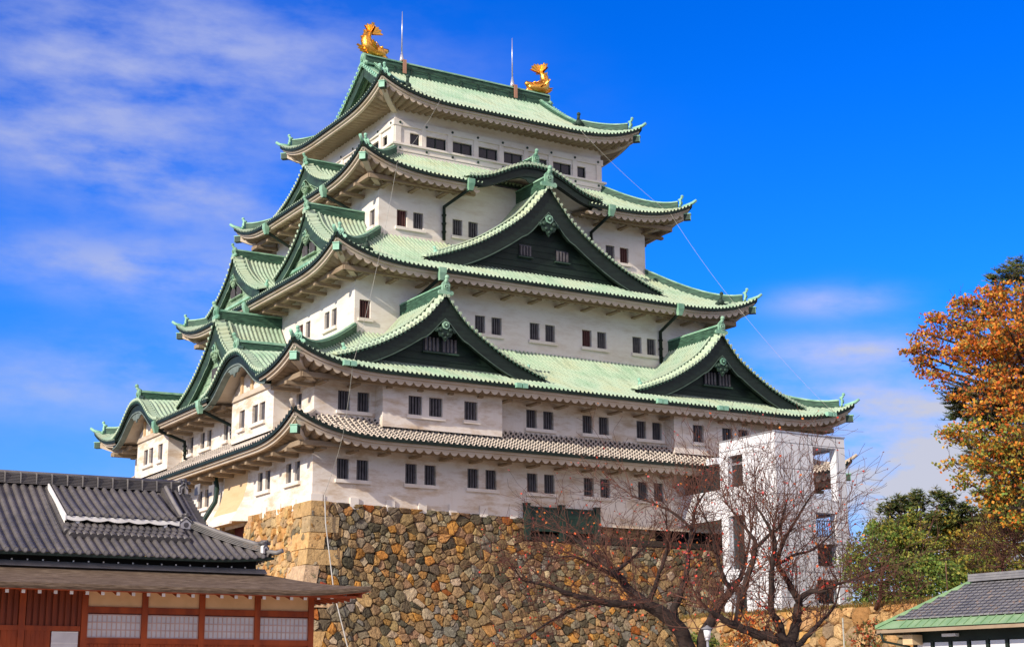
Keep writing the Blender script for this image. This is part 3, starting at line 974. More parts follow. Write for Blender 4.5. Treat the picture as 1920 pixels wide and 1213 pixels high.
# ================================================================== CURVED (KARAHAFU) GABLES
def kara(face, c, q, qb, zb, h, W, dark=True, ridge_h=.5, infill=None):
    def z(s): return zb + h * smooth_tab(KBELL, min(abs(s) / W, 1))
    tile = MB(); R = .11
    depth = q - qb
    n = max(2, int(round((depth - .45) / .3)))
    prof = [(-.5, 0), (-.29, 0), (-.22, .7), (-.08, 1), (.08, 1), (.22, .7), (.29, 0)]
    T = 22
    for sg in (-1, 1):
        prev = None
        for i in range(n):
            for o, hh in prof:
                dq = .45 + (i + .5 + o) * (depth - .45) / n
                col = []
                for j in range(T + 1):
                    s = W * j / T
                    # ribs drop toward the front as they leave the crown
                    col.append(tile.vert(face.P(c + sg * s, q - dq, z(s) + hh * R + .06 * dq + .05), (dq + 50, s * 1.2)))
                if prev:
                    for j in range(T): tile.face((prev[j], col[j], col[j + 1], prev[j + 1]), 0)
                prev = col
    m = int(round(2 * W * 1.15 / .32)); prev = None
    te = MB()
    for i in range(m):
        cc = -W + 2 * W * (i + .5) / m
        for o, hh in prof:
            s = cc + o * 2 * W / m
            zz = z(s) + hh * R * 1.3 + .10
            r = [tile.vert(face.P(c + s, q + .06, zz - .24), (s, 0)), tile.vert(face.P(c + s, q + .06, zz - .10), (s, 0)),
                 tile.vert(face.P(c + s, q - .5, zz), (s, .5)), tile.vert(face.P(c + s, q - .52, zz - .2), (s, .5))]
            if prev:
                for j in range(3): tile.face((prev[j], r[j], r[j + 1], prev[j + 1]), 1 if j == 0 else 0)
            prev = r
        tile.tube([face.P(c + cc, q, z(cc) + .13), face.P(c + cc, q + .08, z(cc) + .13)], .105, 8, 2)
    root = tile.build('curved_gable_roof', ['copper_tile', 'copper_ridge', 'copper_verge'], KEEP)
    bb = MB(); T2 = 40; prev = None
    for j in range(T2 + 1):
        s = -W + 2 * W * j / T2
        a = abs(s) / W
        zo = z(s) - .05
        zi = zo - (.62 + .12 * (1 - a))
        ring = [bb.vert(face.P(c + s, qq, zz)) for qq, zz in ((q - .04, zo), (q - .04, zo - .16), (q - .14, zo - .16), (q - .14, zi + .1), (q - .10, zi + .1), (q - .10, zi), (q - .5, zi), (q - .5, zo))]
        if prev:
            for x in range(7): bb.face((prev[x], ring[x], ring[x + 1], prev[x + 1]), 1 if x in (4, 5) else 0)
        prev = ring
    bb.build('curved_barge_board', ['board_black', 'board_edge' if not dark else 'board_black'], root)
    us = MB(); prev = None
    for j in range(T2 + 1):
        s = -W + 2 * W * j / T2
        r = [us.vert(face.P(c + s, q - .4, z(s) - .45)), us.vert(face.P(c + s, qb - .5, z(s) - .35))]
        if prev: us.face((prev[0], r[0], r[1], prev[1]))
        prev = r
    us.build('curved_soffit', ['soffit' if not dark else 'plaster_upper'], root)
    pm = MB()
    base = face.P(c, q - .16, z(0) - .72)
    r = face.P(1, 0, 0); up = Vector((0, 0, 1)); f = face.P(0, 1, 0)
    out = [(0, .12), (.5, .02), (1.25, -.12), (1.3, -.25), (.8, -.3), (.55, -.5), (.2, -.48), (0, -.72)]
    out = out + [(-x, y) for x, y in out[-2:0:-1]]
    a_ = [pm.vert(base - f * .1 + r * x + up * y) for x, y in out]; b_ = [pm.vert(base + r * x + up * y) for x, y in out]
    pm.face(b_); pm.face(a_[::-1])
    for i in range(len(out)):
        j = (i + 1) % len(out); pm.face((a_[i], a_[j], b_[j], b_[i]))
    pm.build('gable_pendant', ['board_edge' if not dark else 'copper_dark'], root)
    if infill:
        # tie beam and tan infill under the arch
        im = MB()
        fbox(im, face, c - W * .60, c + W * .60, infill - .05, infill + .12, zb - .42, zb - .12, 1)
        for t in (-.32, 0, .32):
            fbox(im, face, c + W * t - .14, c + W * t + .14, infill, infill + .10, zb - .12, z(W * t) - .6, 0)
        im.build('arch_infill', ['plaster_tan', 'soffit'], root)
    rg = MB()
    top_ridge(rg, face.P(c, q - .35, z(0) + .15), face.P(c, qb - .3, z(0) + .15 + .02 * depth), .40, ridge_h + .2)
    ro = rg.build('gable_ridge', ['copper_ridge', 'copper_trim'], root)
    om = MB()
    ridge_end(om, face.P(c, q - .3, z(0) + .12), face.P(0, 1, 0), .85)
    for sg in (-1, 1):
        for i in range(3):
            om.tube([face.P(c + sg * (.5 + .32 * i), q - .3, z(0) + .26 - .06 * i), face.P(c + sg * (.5 + .32 * i), q - .16, z(0) + .26 - .06 * i)], .15 - .02 * i, 8, 1)
    om.build('ridge_ornament', ['copper_trim', 'copper_dark'], ro)
    return root

CUTS = {2: {'W': [(-9.2, 3.9, 2.0), (9.2, 3.9, 2.0)]}, 4: {'S': [(0, 4.2, 1.9)]}}
for k in (1, 2, 3, 4, 5):
    tile_roof(k, 'roof_tiles', 'copper_tile' if k > 1 else 'lattice_tile', CUTS.get(k, {}))
    eaves(k, CUTS.get(k, {}))
    hips(k, 'copper_trim' if k > 1 else 'lattice_tile')

# right face
gable(FS, -10.3, 17.1, 11.45, 12.45, 7.0, 8.08, True, [(-1.05, -.15, 9.15, 9.95), (.15, 1.05, 9.15, 9.95)], .86, 7.6)
gable(FS, 10.3, 17.1, 11.45, 12.45, 7.0, 8.08, True, [(-1.05, -.15, 9.15, 9.95), (.15, 1.05, 9.15, 9.95)], .86, 7.6)
gable(FS, 0, 12.35, 8.47, 22.2, 9.2, 16.08, True, [(-1.85, -1.05, 17.42, 18.08), (.98, 1.85, 17.42, 18.08)], 1.05, 15.3)
kara(FS, 0, 10.95, 6.3, 22.5, 1.55, 5.3, True)
# left face
gable(FW, 0, 12.2, 8.38, 25.25, 5.2, 22.75, False, (), .66, 22.2, gwall=.42)
gable(FW, -6.3, 14.75, 10.57, 19.85, 5.0, 16.35, False, [(-.95, -.2, 17.0, 17.7), (.2, .95, 17.0, 17.7)], .72, 15.6, gwall=.42)
gable(FW, 6.3, 14.75, 10.57, 19.85, 5.0, 16.35, False, [(-.95, -.2, 17.0, 17.7), (.2, .95, 17.0, 17.7)], .72, 15.6, gwall=.42)
gable(FW, 0, 18.2, 13.55, 13.55, 7.2, 8.65, False, [(-1.0, -.15, 9.6, 10.4), (.15, 1.0, 9.6, 10.4)], .9, 7.9, gwall=.42)
kara(FW, -9.2, 20.4, 15.0, 7.35, 2.0, 5.0, False, .5, 19.05)
kara(FW, 9.2, 20.4, 15.0, 7.35, 2.0, 5.0, False, .5, 19.05)

# ---- gable ends, main ridge and descending ridges of the top roof
def z5(y): return H(5, RUN[5] - abs(y), 99, RUN[5])
for sx, face in ((-1, FW), (1, FE)):
    gw = MB()
    wv = RA[5] - XG
    hw = RUN[5] - wv + .15
    prev = None; n = 20
    for j in range(-n, n + 1):
        y = hw * j / n
        a = gw.vert((sx * (XG - .35), y, H(5, wv, 99, RUN[5]) - .25)); b = gw.vert((sx * (XG - .35), y, z5(y) - .1))
        if prev: gw.face((prev[0], a, b, prev[1]), 0)
        prev = (a, b)
    for r in range(9):
        zz = 30.6 + r * .27
        yy = max(0, hw * (1 - (zz - 30.3) / 3.2)) * .8
        gw.box(min(sx * (XG - .35), sx * (XG - .3)), max(sx * (XG - .35), sx * (XG - .3)), -yy, yy, zz, zz + .05, 0)
    gwo = gw.build('gable_wall', ['copper_panel'], KEEP)
    bb = MB(); vt = MB(); te = MB()
    for sy in (-1, 1):
        prev = None; prev2 = None
        m = 24
        for j in range(m + 1):
            y = .02 + (hw + .35) * j / m
            zo = z5(y)
            sl_ = .72
            ring = [bb.vert((sx * xx, sy * y, zz)) for xx, zz in ((XG + .55, zo), (XG + .55, zo - .85), (XG + .35, zo - .85), (XG + .35, zo))]
            if prev:
                for x in range(3): bb.face((prev[x], ring[x], ring[x + 1], prev[x + 1]), 0)
            prev = ring
        nn_ = int(hw * 1.2 / .32)
        for i in range(nn_):
            for o, h in ((-.5, 0), (-.25, 0), (-.2, .7), (0, 1), (.2, .7), (.25, 0), (.5, 0)):
                y = max(0, (hw + .3) * (i + .5 + o) / nn_)
                zz = z5(y) + .12 + h * .1
                r = [vt.vert((sx * (XG + .72), sy * y, zz - .22)), vt.vert((sx * (XG + .72), sy * y, zz)), vt.vert((sx * (XG + .0), sy * y, zz)), vt.vert((sx * (XG - .05), sy * y, zz - .2))]
                if prev2:
                    for x in range(3): vt.face((prev2[x], r[x], r[x + 1], prev2[x + 1]), 0)
                prev2 = r
            y = (hw + .3) * (i + .5) / nn_
            vt.tube([(sx * (XG + .7), sy * y, z5(y) + .18), (sx * (XG + .78), sy * y, z5(y) + .18)], .105, 8, 1)
        pts = [(sx * (XG - .2), sy * y, z5(y) + .05) for y in [.35 + 5.05 * i / 14 for i in range(15)]]
        dr = MB(); dr.rectsweep(pts, .34, .5, 0, .05, mt=1)
        e = Vector(pts[-1])
        om = MB()
        om.ball(e + Vector((0, -.1, .3)), .26, 0, 9, 6)
        om.tube([e + Vector((0, 0, .45)), e + Vector((0, sy * .1, .95))], [.12, .11], 8)
        om.ball(e + Vector((0, sy * .1, .98)), .15, 0)
        om.ball(e + Vector((.32, 0, .12)), .17, 0); om.ball(e + Vector((-.32, 0, .12)), .17, 0)
        d_ = dr.build('descending_ridge', ['copper_ridge', 'copper_trim'], KEEP)
        om.build('ridge_ornament', ['copper_dark'], d_)
    bb.build('barge_board', ['copper_dark'], gwo)
    vt.build('verge_tiles', ['copper_trim', 'copper_bright'], gwo)
mb = MB()
top_ridge(mb, (-XG - .55, 0, 33.55), (XG + .55, 0, 33.55), .72, .92)
mr = mb.build('main_ridge', ['copper_ridge', 'copper_trim'], KEEP)
mb = MB()
for i in range(11):
    x = -6.9 + 13.8 * i / 10
    for sy in (-1, 1):
        mb.box(x - .03, x + .03, sy * .40 - .03, sy * .40 + .03, 33.5, 33.95)
mb.box(-7.2, 7.2, -.47, -.44, 33.86, 33.90)
mb.box(-7.2, 7.2, .44, .47, 33.86, 33.90)
mb.build('snow_rail', ['copper_dark'], mr)
for sx in (-1, 1):
    om = MB()
    ridge_end(om, (sx * (XG + .5), 0, 33.5), (sx, 0, 0), 1.1, False)
    for i in range(6):
        om.tube([(sx * (XG + .1 + .12 * i), -.62, 33.6 - .0), (sx * (XG + .1 + .12 * i), .62, 33.6)], .06, 6)
    om.build('ridge_ornament', ['copper_trim', 'copper_panel'], mr)

# ornaments sitting above the corner of the roofs
for (face, k, s) in ((FS, 3, -13.7), (FS, 3, 13.4), (FW, 3, -11.9)):
    om = MB()
    U = half(face, RA[k])
    p = face.P(s, dist(face, RA[k]) - .75, H(k, .75, U - abs(s), RUN[k]))
    om.ball(p + Vector((0, 0, .28)), .24, 0); om.tube([p + Vector((0, 0, .4)), p + Vector((.05, -.05, .85))], [.1, .09], 7)
    om.ball(p + Vector((.05, -.05, .88)), .14, 0)
    om.ball(p + face.P(.3, 0, .1) , .16, 0); om.ball(p + face.P(-.3, 0, .1), .16, 0)
    om.build('ridge_ornament', ['copper_dark', 'copper_dark'], KEEP)

# ---- rain pipes with copper hoppers
def pipe(face, pts, k, r=.12):
    mb = MB()
    P = [face.P(*p) for p in pts]
    mb.tube(P, r, 8, 0)
    for i in range(1, 4):
        a = P[-2].lerp(P[-1], i / 4)
        mb.tube([a - Vector((0, 0, .05)), a + Vector((0, 0, .05))], r * 1.35, 8, 0)
    o = mb.build('drainpipe', ['board_black'], KEEP)
    h = MB()
    s, q, z = pts[0]
    fbox(h, face, s - .24, s + .24, q - .24, q + .12, z - .05, z + .28, 0)
    a = [face.P(s + x, q + y, z - .05) for x, y in ((-.24, -.24), (.24, -.24), (.24, .12), (-.24, .12))]
    b = [face.P(s + x, q + y - .1, z - .5) for x, y in ((-.14, -.14), (.14, -.14), (.14, .08), (-.14, .08))]
    for i in range(4): h.quad(a[i], a[(i + 1) % 4], b[(i + 1) % 4], b[i], 0)
    h.build('rain_hopper', ['copper_trim'], o)
pipe(FS, [(-5.15, 11.0, 22.0), (-5.2, 10.8, 21.6), (-5.85, 8.62, 20.9), (-5.85, 8.62, 18.6)], 4)
pipe(FS, [(6.0, 11.0, 22.0), (5.95, 10.8, 21.6), (5.85, 8.62, 20.9), (5.85, 8.62, 18.6)], 4)
pipe(FS, [(-8.9, 14.05, 14.75), (-8.95, 13.85, 14.4), (-9.35, 11.6, 13.6), (-9.35, 11.6, 11.2)], 3)
pipe(FS, [(9.3, 14.05, 14.75), (9.3, 13.85, 14.4), (9.4, 11.6, 13.6), (9.4, 11.6, 11.2)], 3)
pipe(FW, [(-4.0, 20.5, 7.0), (-4.0, 20.3, 6.7), (-4.1, 18.3, 5.9), (-4.1, 18.22, 4.9)], 2)
pipe(FW, [(4.4, 20.5, 7.0), (4.4, 20.3, 6.7), (4.6, 18.3, 6.1), (4.6, 18.22, 4.9)], 2)
pipe(FW, [(-5.2, 13.1, 21.85), (-5.2, 12.9, 21.5), (-5.2, 10.8, 20.7), (-5.2, 10.72, 18.9)], 4)
pipe(FW, [(4.6, 13.1, 21.85), (4.6, 12.9, 21.5), (5.0, 10.8, 20.7), (5.0, 10.72, 18.9)], 4)
pipe(FW, [(.2, 16.1, 14.75), (.2, 15.9, 14.4), (.2, 15.0, 14.0), (.2, 14.95, 12.0)], 3)
mb = MB()
mb.tube([(-18.5, -2.0, 3.0), (-18.35, -2.0, 2.2), (-18.4, -1.9, 1.4), (-19.5, -1.6, -.6), (-19.6, -1.6, -3.2)], .16, 9)
mb.build('drainpipe', ['green_paint'], KEEP)
mb = MB()
mb.tube([(-18.35, 5.0, 3.2), (-18.3, 5.0, -1.5)], .14, 8)
mb.build('drainpipe', ['green_paint'], KEEP)
# gutter outlets on the second roof
for s in (-17.1, -6.0, 4.2, 9.0, 18.2):
    mb = MB()
    for dx in (-.2, .22):
        p = FS.P(s + dx, 18.45, ZE[2] + .02)
        fbox(mb, FS, s + dx - .17, s + dx + .17, 18.3, 18.62, ZE[2] - .16 + lift(20.5 - abs(s)), ZE[2] + .12 + lift(20.5 - abs(s)))
    mb.build('gutter_outlet', ['copper_bright'], KEEP)

# ================================================================== GOLDEN FISH, RODS, CABLES
def fish(sx, label):
    root = thing('golden_fish_ornament', label, 'roof ornament', (sx * 7.2, 0, 34.45), 'golden fish on the castle ridge')
    def P(x, y, z): return Vector((sx * (7.25 - x), y, 34.42 + z))       # x runs inward along the ridge
    mb = MB()
    spine = [(1.18, .40, .16), (1.0, .40, .26), (.72, .40, .38), (.35, .40, .46), (-.02, .50, .47), (-.30, .78, .42), (-.38, 1.1, .36), (-.34, 1.4, .29), (-.22, 1.66, .22), (-.08, 1.85, .16), (.02, 1.98, .10)]
    pts = [P(a, 0, b) for a, b, r in spine]
    mb.tube(pts, [r * 1.12 for a, b, r in spine], 10)
    for a, b, r in spine[4:10]:
        for sy in (-1, 1):
            for an in (.3, .9):
                mb.ball(P(a + r * .55 * math.cos(an), sy * r * .8, b + r * .3), .10, 0, 6, 4)
    body = mb.build('body', ['gold'], root)
    hd = MB()
    hd.tube([P(.75, 0, .58), P(1.15, 0, .60), P(1.38, 0, .72)], [.26, .24, .14], 8)       # upper jaw, curled
    hd.tube([P(.6, 0, .2), P(1.1, 0, .10), P(1.3, 0, .14)], [.24, .2, .12], 8)           # lower jaw
    for sy in (-1, 1):
        hd.ball(P(.72, sy * .30, .72), .13, 0); hd.ball(P(.72, sy * .40, .74), .07, 0)
        hd.tube([P(.5, sy * .3, .75), P(.25, sy * .42, 1.0)], [.08, .02], 6)
    hd.build('head', ['gold'], root)
    def fin(name, base, tips, th=.07):
        """webbed fin: a ribbed fan between the base line and the tips, with real thickness"""
        m = MB()
        b0, b1 = P(*base[0]), P(*base[1])
        T_ = [P(*t) for t in tips]
        n = len(T_)
        rim = []
        for i, t in enumerate(T_):
            rim.append(t)
            if i < n - 1:
                mid = (t + T_[i + 1]) / 2
                rim.append(mid + ((b0 + b1) / 2 - mid) * .14)
        nb = len(rim)
        bs = [b0.lerp(b1, i / (nb - 1)) for i in range(nb)]
        nrm = (b1 - b0).cross(T_[n // 2] - b0).normalized() * th
        fa = [m.vert(x + nrm) for x in bs]; fb = [m.vert(x - nrm) for x in bs]
        ra = [m.vert(x + nrm * (.35 if i % 2 else .7)) for i, x in enumerate(rim)]; rb = [m.vert(x - nrm * (.35 if i % 2 else .7)) for i, x in enumerate(rim)]
        for i in range(nb - 1):
            m.face((fa[i], fa[i + 1], ra[i + 1], ra[i])); m.face((fb[i + 1], fb[i], rb[i], rb[i + 1])); m.face((ra[i], ra[i + 1], rb[i + 1], rb[i]))
        m.build(name, ['gold'], root)
    fin('tail_fin', [(-.22, 0, 1.80), (.16, 0, 1.70)], [(-.55, 0, 2.30), (-.35, 0, 2.48), (-.02, 0, 2.45), (.30, 0, 2.46), (.58, 0, 2.38), (.80, 0, 2.18), (.95, 0, 1.85)], .10)
    fin('tail_fin', [(-.05, -.16, 1.72), (-.05, .16, 1.72)], [(-.12, -.85, 1.95), (-.15, -.75, 2.3), (-.1, -.4, 2.48), (-.1, 0, 2.5), (-.1, .4, 2.48), (-.15, .75, 2.3), (-.12, .85, 1.95)], .09)
    fin('dorsal_fin', [(-.30, 0, .5), (-.30, 0, 1.75)], [(-.72, 0, .72), (-.82, 0, 1.05), (-.86, 0, 1.4), (-.66, 0, 1.62), (-.62, 0, 1.95)], .09)
    fin('breast_fin', [(.1, 0, .05), (-.35, 0, .55)], [(-.6, 0, .16), (-.85, 0, .30), (-1.02, 0, .48), (-1.12, 0, .72), (-.72, 0, .74)], .20)
    for sy in (-1, 1):
        fin('breast_fin', [(.35, sy * .38, .35), (-.05, sy * .42, .55)], [(.2, sy * .75, .45), (-.05, sy * .95, .75), (-.3, sy * .95, .95), (-.35, sy * .7, 1.0)], .07)
fish(-1, 'golden dolphin-fish with curled tail on the near left end of the top ridge')
fish(1, 'golden dolphin-fish with spread tail on the far right end of the top ridge')
def rod(x, label):
    root = thing('lightning_rod', label, 'lightning rod', (x, 0, 34.4), 'lightning rods on the castle ridge')
    mb = MB(); mb.tube([(x, 0, 35.2), (x, 0, 37.2), (x, 0, 38.5)], [.055, .045, .02], 7); mb.build('mast', ['steel'], root)
    mb = MB(); mb.tube([(x, 0, 34.45), (x, 0, 34.8), (x, 0, 35.3)], [.22, .15, .06], 8); mb.build('cone_base', ['steel'], root)
    mb = MB(); mb.box(x - .14, x + .14, -.53, -.47, 33.45, 34.5); mb.box(x - .14, x + .14, -.52, .52, 34.47, 34.52); mb.box(x - .14, x + .14, .47, .53, 33.45, 34.5)
    mb.build('strap', ['copper_new'], root)
rod(-4.75, 'thin steel lightning rod beside the left golden fish')
rod(4.7, 'thin steel lightning rod beside the right golden fish')
def cable(pts, label, r=.011, sag=.25):
    mb = MB()
    for (a, b) in zip(pts, pts[1:]):
        a, b = Vector(a), Vector(b)
        seg = [a.lerp(b, i / 10) - Vector((0, 0, sag * 4 * (i / 10) * (1 - i / 10))) for i in range(11)]
        mb.tube(seg, r, 5)
    o = mb.build('earthing_cable', ['cable_pale'])
    tag(o, label, 'cable', 'lightning cables down the keep')
cable([(-6.2, -8.55, 28.25), (-10.6, -11.05, 22.35), (-13.2, -14.1, 15.3), (-16.9, -18.5, 7.35), (-17.3, -18.25, 3.4), (-17.45, -16.2, .3)], 'pale cable strung down the left corner of the keep to the stone base')
cable([(5.2, -8.55, 28.3), (11.0, -11.05, 22.4), (14.3, -14.1, 15.3), (18.6, -18.5, 7.6)], 'pale cable strung down the right end of the keep between the roof corners')
mb = MB()
mb.tube([(-17.4, -16.25, .35), (-17.35, -16.35, -1.2), (-17.1, -17.1, -5), (-16.75, -18.9, -9), (-16.6, -21.0, -12)], .034, 7)
tag(mb.build('conduit_pipe', ['conduit_grey']), 'pale conduit pipe running down the stone base near its left corner', 'pipe')
# ================================================================== STONE WALLS
def voronoi(sites, rect, clipf=None):
    """convex cells of the sites inside rect=(x0,x1,y0,y1)"""
    cell = 1.3; grid = {}
    for i, (x, y) in enumerate(sites): grid.setdefault((int(x // cell), int(y // cell)), []).append(i)
    out = []
    x0, x1, y0, y1 = rect
    def clip(poly, px, py, nx, ny):
        res = []
        n = len(poly)
        for i in range(n):
            a = poly[i]; b = poly[(i + 1) % n]
            da = (a[0] - px) * nx + (a[1] - py) * ny; db = (b[0] - px) * nx + (b[1] - py) * ny
            if da <= 0: res.append(a)
            if (da < 0 < db) or (db < 0 < da):
                t = da / (da - db); res.append((a[0] + (b[0] - a[0]) * t, a[1] + (b[1] - a[1]) * t))
        return res
    for i, (x, y) in enumerate(sites):
        poly = [(x - 2, y - 2), (x + 2, y - 2), (x + 2, y + 2), (x - 2, y + 2)]
        gx, gy = int(x // cell), int(y // cell)
        nb = []
        for dx in range(-2, 3):
            for dy in range(-2, 3):
                for j in grid.get((gx + dx, gy + dy), ()):
                    if j != i: nb.append((abs(sites[j][0] - x) + abs(sites[j][1] - y), j))
        nb.sort()
        for d_, j in nb[:26]:
            mx, my = (x + sites[j][0]) / 2, (y + sites[j][1]) / 2
            poly = clip(poly, mx, my, sites[j][0] - x, sites[j][1] - y)
            if len(poly) < 3: break
        for (px, py, nx, ny) in ((x0, 0, -1, 0), (x1, 0, 1, 0), (0, y0, 0, -1), (0, y1, 0, 1)):
            if len(poly) >= 3: poly = clip(poly, px, py, nx, ny)
        if clipf and len(poly) >= 3:
            for c in clipf(x, y): 
                if len(poly) >= 3: poly = clip(poly, *c)
        if len(poly) >= 3: out.append(((x, y), poly))
    return out

def scatter(rect, rmin, rmax, rng, asp=1.25):
    x0, x1, y0, y1 = rect
    pts = []; cell = rmax; grid = {}
    tries = int(min((x1 - x0) * (y1 - y0) / (rmin * rmin) * 9, 60000))
    for _ in range(tries):
        x = rng.uniform(x0, x1); y = rng.uniform(y0, y1)
        r = rmin + (rmax - rmin) * max(0, 1 - _ / (tries * .55)) * (.35 + .65 * rng.random())
        gx, gy = int(x // cell), int(y // cell); ok = True
        for dx in (-2, -1, 0, 1, 2):
            for dy in (-1, 0, 1):
                for (a, b, rr) in grid.get((gx + dx, gy + dy), ()):
                    if ((a - x) / asp) ** 2 + (b - y) ** 2 < (max(r, rr) * .55 + min(r, rr) * .45) ** 2: ok = False; break
                if not ok: break
            if not ok: break
        if ok:
            grid.setdefault((gx, gy), []).append((x, y, r)); pts.append((x, y))
    return pts

STONE = [((.25, .185, .11), 5), ((.30, .215, .125), 4), ((.36, .26, .14), 3), ((.40, .23, .09), 2.4), ((.46, .24, .07), 1.0), ((.15, .13, .095), 3.4), ((.105, .098, .078), 2.2),
         ((.31, .20, .13), 1.6), ((.27, .235, .18), 3.2), ((.44, .37, .28), 2.0), ((.36, .13, .04), .6), ((.20, .195, .18), 2.6)]
STONE_SUNLIT = [((.46, .31, .16), 3), ((.50, .36, .20), 3), ((.42, .24, .10), 2), ((.27, .22, .15), 1.6), ((.36, .27, .17), 2.2), ((.48, .28, .11), 1.4), ((.21, .18, .13), 1.0)]  # paler set for the sun-facing walls, sunlight put into the stone colour
def pick(rng, tab):
    t = rng.random() * sum(w for c, w in tab)
    for c, w in tab:
        t -= w
        if t <= 0: break
    k = rng.uniform(.58, 1.0)
    k *= 1.25 if tab is STONE_SUNLIT else 1.0
    r_, g_, b_ = (x * k * rng.uniform(.95, 1.05) for x in c)
    return (r_ * 1.08, g_, b_ * .84)

def stones(mb, P, cells, rng, tab, gap=.035, prot=.13, skip=None):
    """each cell becomes a rounded boulder; P(u, h, out) maps to space"""
    for (cx, cy), poly in cells:
        if skip and skip(cx, cy): continue
        mx = sum(p[0] for p in poly) / len(poly); my = sum(p[1] for p in poly) / len(poly)
        size = math.sqrt(abs(sum(poly[i][0] * poly[(i + 1) % len(poly)][1] - poly[(i + 1) % len(poly)][0] * poly[i][1] for i in range(len(poly))) / 2))
        if size < .10: continue
        # resample with extra points so that the outline is a little irregular
        pp = []
        for i in range(len(poly)):
            a = poly[i]; b = poly[(i + 1) % len(poly)]
            ln = math.hypot(b[0] - a[0], b[1] - a[1])
            if ln < .06: continue
            pp.append((a[0] * .88 + b[0] * .12, a[1] * .88 + b[1] * .12))
            if ln > .3: pp.append(((a[0] + b[0]) / 2 + rng.uniform(-.02, .02), (a[1] + b[1]) / 2 + rng.uniform(-.02, .02)))
            pp.append((a[0] * .12 + b[0] * .88, a[1] * .12 + b[1] * .88))
        if len(pp) < 3: continue
        col = pick(rng, tab)
        pr = prot * min(1.3, .45 + size * .8) * rng.uniform(.6, 1.35)
        tx, ty = rng.uniform(-.26, .26), rng.uniform(-.24, .24)
        rings = []
        for sc_, hh in ((1.0, -.14), (1 - gap / max(size, .2) * 1.1, .25), (1 - gap / max(size, .2) * 1.1 - .09, .74), (.62, .97)):
            ring = []
            for (x, y) in pp:
                dx, dy = (x - mx) * sc_, (y - my) * sc_
                o = pr * hh + (tx * dx + ty * dy) * (1 if hh > .3 else 0)
                if hh > .3: o += rng.uniform(-.032, .032)
                ring.append(mb.vert(P(mx + dx, my + dy, o)))
            rings.append(ring)
        c = mb.vert(P(mx, my, pr * 1.02 + rng.uniform(-.02, .02)))
        n = len(pp)
        for r0, r1 in zip(rings, rings[1:]):
            for i in range(n): mb.face((r0[i], r0[(i + 1) % n], r1[(i + 1) % n], r1[i]), 0, col, False)
        for i in range(n): mb.face((rings[-1][i], rings[-1][(i + 1) % n], c), 0, col, False)

def batter(h): h = max(h, 0); return .015 * h + .031 * h * h
BASE = thing('stone_base', 'tall battered stone base of fitted boulders carrying the white castle keep', 'stone wall', (0, 0, -12))
rng = random.Random(11)
# right face
def PR(s, h, o):
    b = batter(h)
    return (max(s, -18.0 - b - .05), -(15.94 + b + o), .06 - h * 1.0 - max(0, min(1, (s + 18) / 14)) * .28 * max(0, 1 - h / 3))
def notch(x, y):
    if y < 1.5: return [(-4.25, 0, 1, 0)] if x < -4.25 else []
    return [(0, 1.5, 0, -1)] if x > -4.6 else []
rect = (-23.4, 11.5, 0.0, 12.4)
st = [p for p in scatter(rect, .15, .92, rng) if not (p[0] > -4.25 and p[1] < 1.5)]
mb = MB()
stones(mb, PR, voronoi(st, rect, notch), rng, STONE, skip=lambda x, y: x < -18.3 - batter(y))
back = MB()
for i in range(12):
    h0, h1 = i * 1.04, (i + 1) * 1.04
    x1 = -4.25 if h0 < 1.0 else 11.5
    back.quad(PR(-30, h0, -.1), PR(x1, h0, -.1), PR(x1, h1, -.1), PR(-30, h1, -.1))
mb.build('right_face_stones', ['stone'], BASE)
# upper strip beyond the notch, set back
def PR2(s, h, o): return (s, -(15.5 + .05 * h + o), -.38 - h)
rect = (1.25, 5.6, 0, 1.5)
mb = MB(); stones(mb, PR2, voronoi(scatter(rect, .4, .8, rng), rect), rng, STONE, prot=.1)
mb.build('upper_stones', ['stone'], BASE)
back.quad((1.25, -15.45, -.3), (5.6, -15.45, -.3), (5.6, -15.45, -2), (1.25, -15.45, -2))
back.quad((-4.3, -16.0, -1.5), (11.5, -16.0, -1.5), (11.5, -14, -1.5), (-4.3, -14, -1.5))
back.quad((-4.25, -16.0, -.2), (-4.25, -14.6, -.2), (-4.25, -14.6, -1.7), (-4.25, -16.0, -1.7))
back.quad((1.25, -15.5, -.2), (1.25, -14.6, -.2), (1.25, -14.6, -1.7), (1.25, -15.5, -1.7))
# left face
def PL(s, h, o):
    b = batter(h)
    return (-(18.04 + b + o), max(s, -15.9 - b - .05), .06 - h)
rect = (-21.2, 15.8, 0.0, 12.4)
def door(x, y):
    if -6.4 < x < -2.7: return [(0, 4.3, 0, -1)] if y > 4.3 else [(-6.4, 0, 1, 0)]
    if y < 4.3:
        if x <= -6.4: return [(-6.4, 0, 1, 0)]
        return [(-2.7, 0, -1, 0)]
    return []
st = [p for p in scatter(rect, .16, .86, rng) if not (-6.4 < p[0] < -2.7 and p[1] < 4.3)]
mb = MB(); stones(mb, PL, voronoi(st, rect, door), rng, STONE_SUNLIT, prot=.10, skip=lambda x, y: x < -16.2 - batter(y))
mb.build('left_face_stones', ['stone'], BASE)
for i in range(12):
    h0, h1 = i * 1.04, (i + 1) * 1.04
    for a, b in (((-30, -6.4), (-2.7, 15.8)) if h1 < 4.3 else ((-30, 15.8),)):
        back.quad(PL(a, h0, -.1), PL(b, h0, -.1), PL(b, h1, -.1), PL(a, h1, -.1))
back.build('mortar_backing', ['mortar'], BASE)
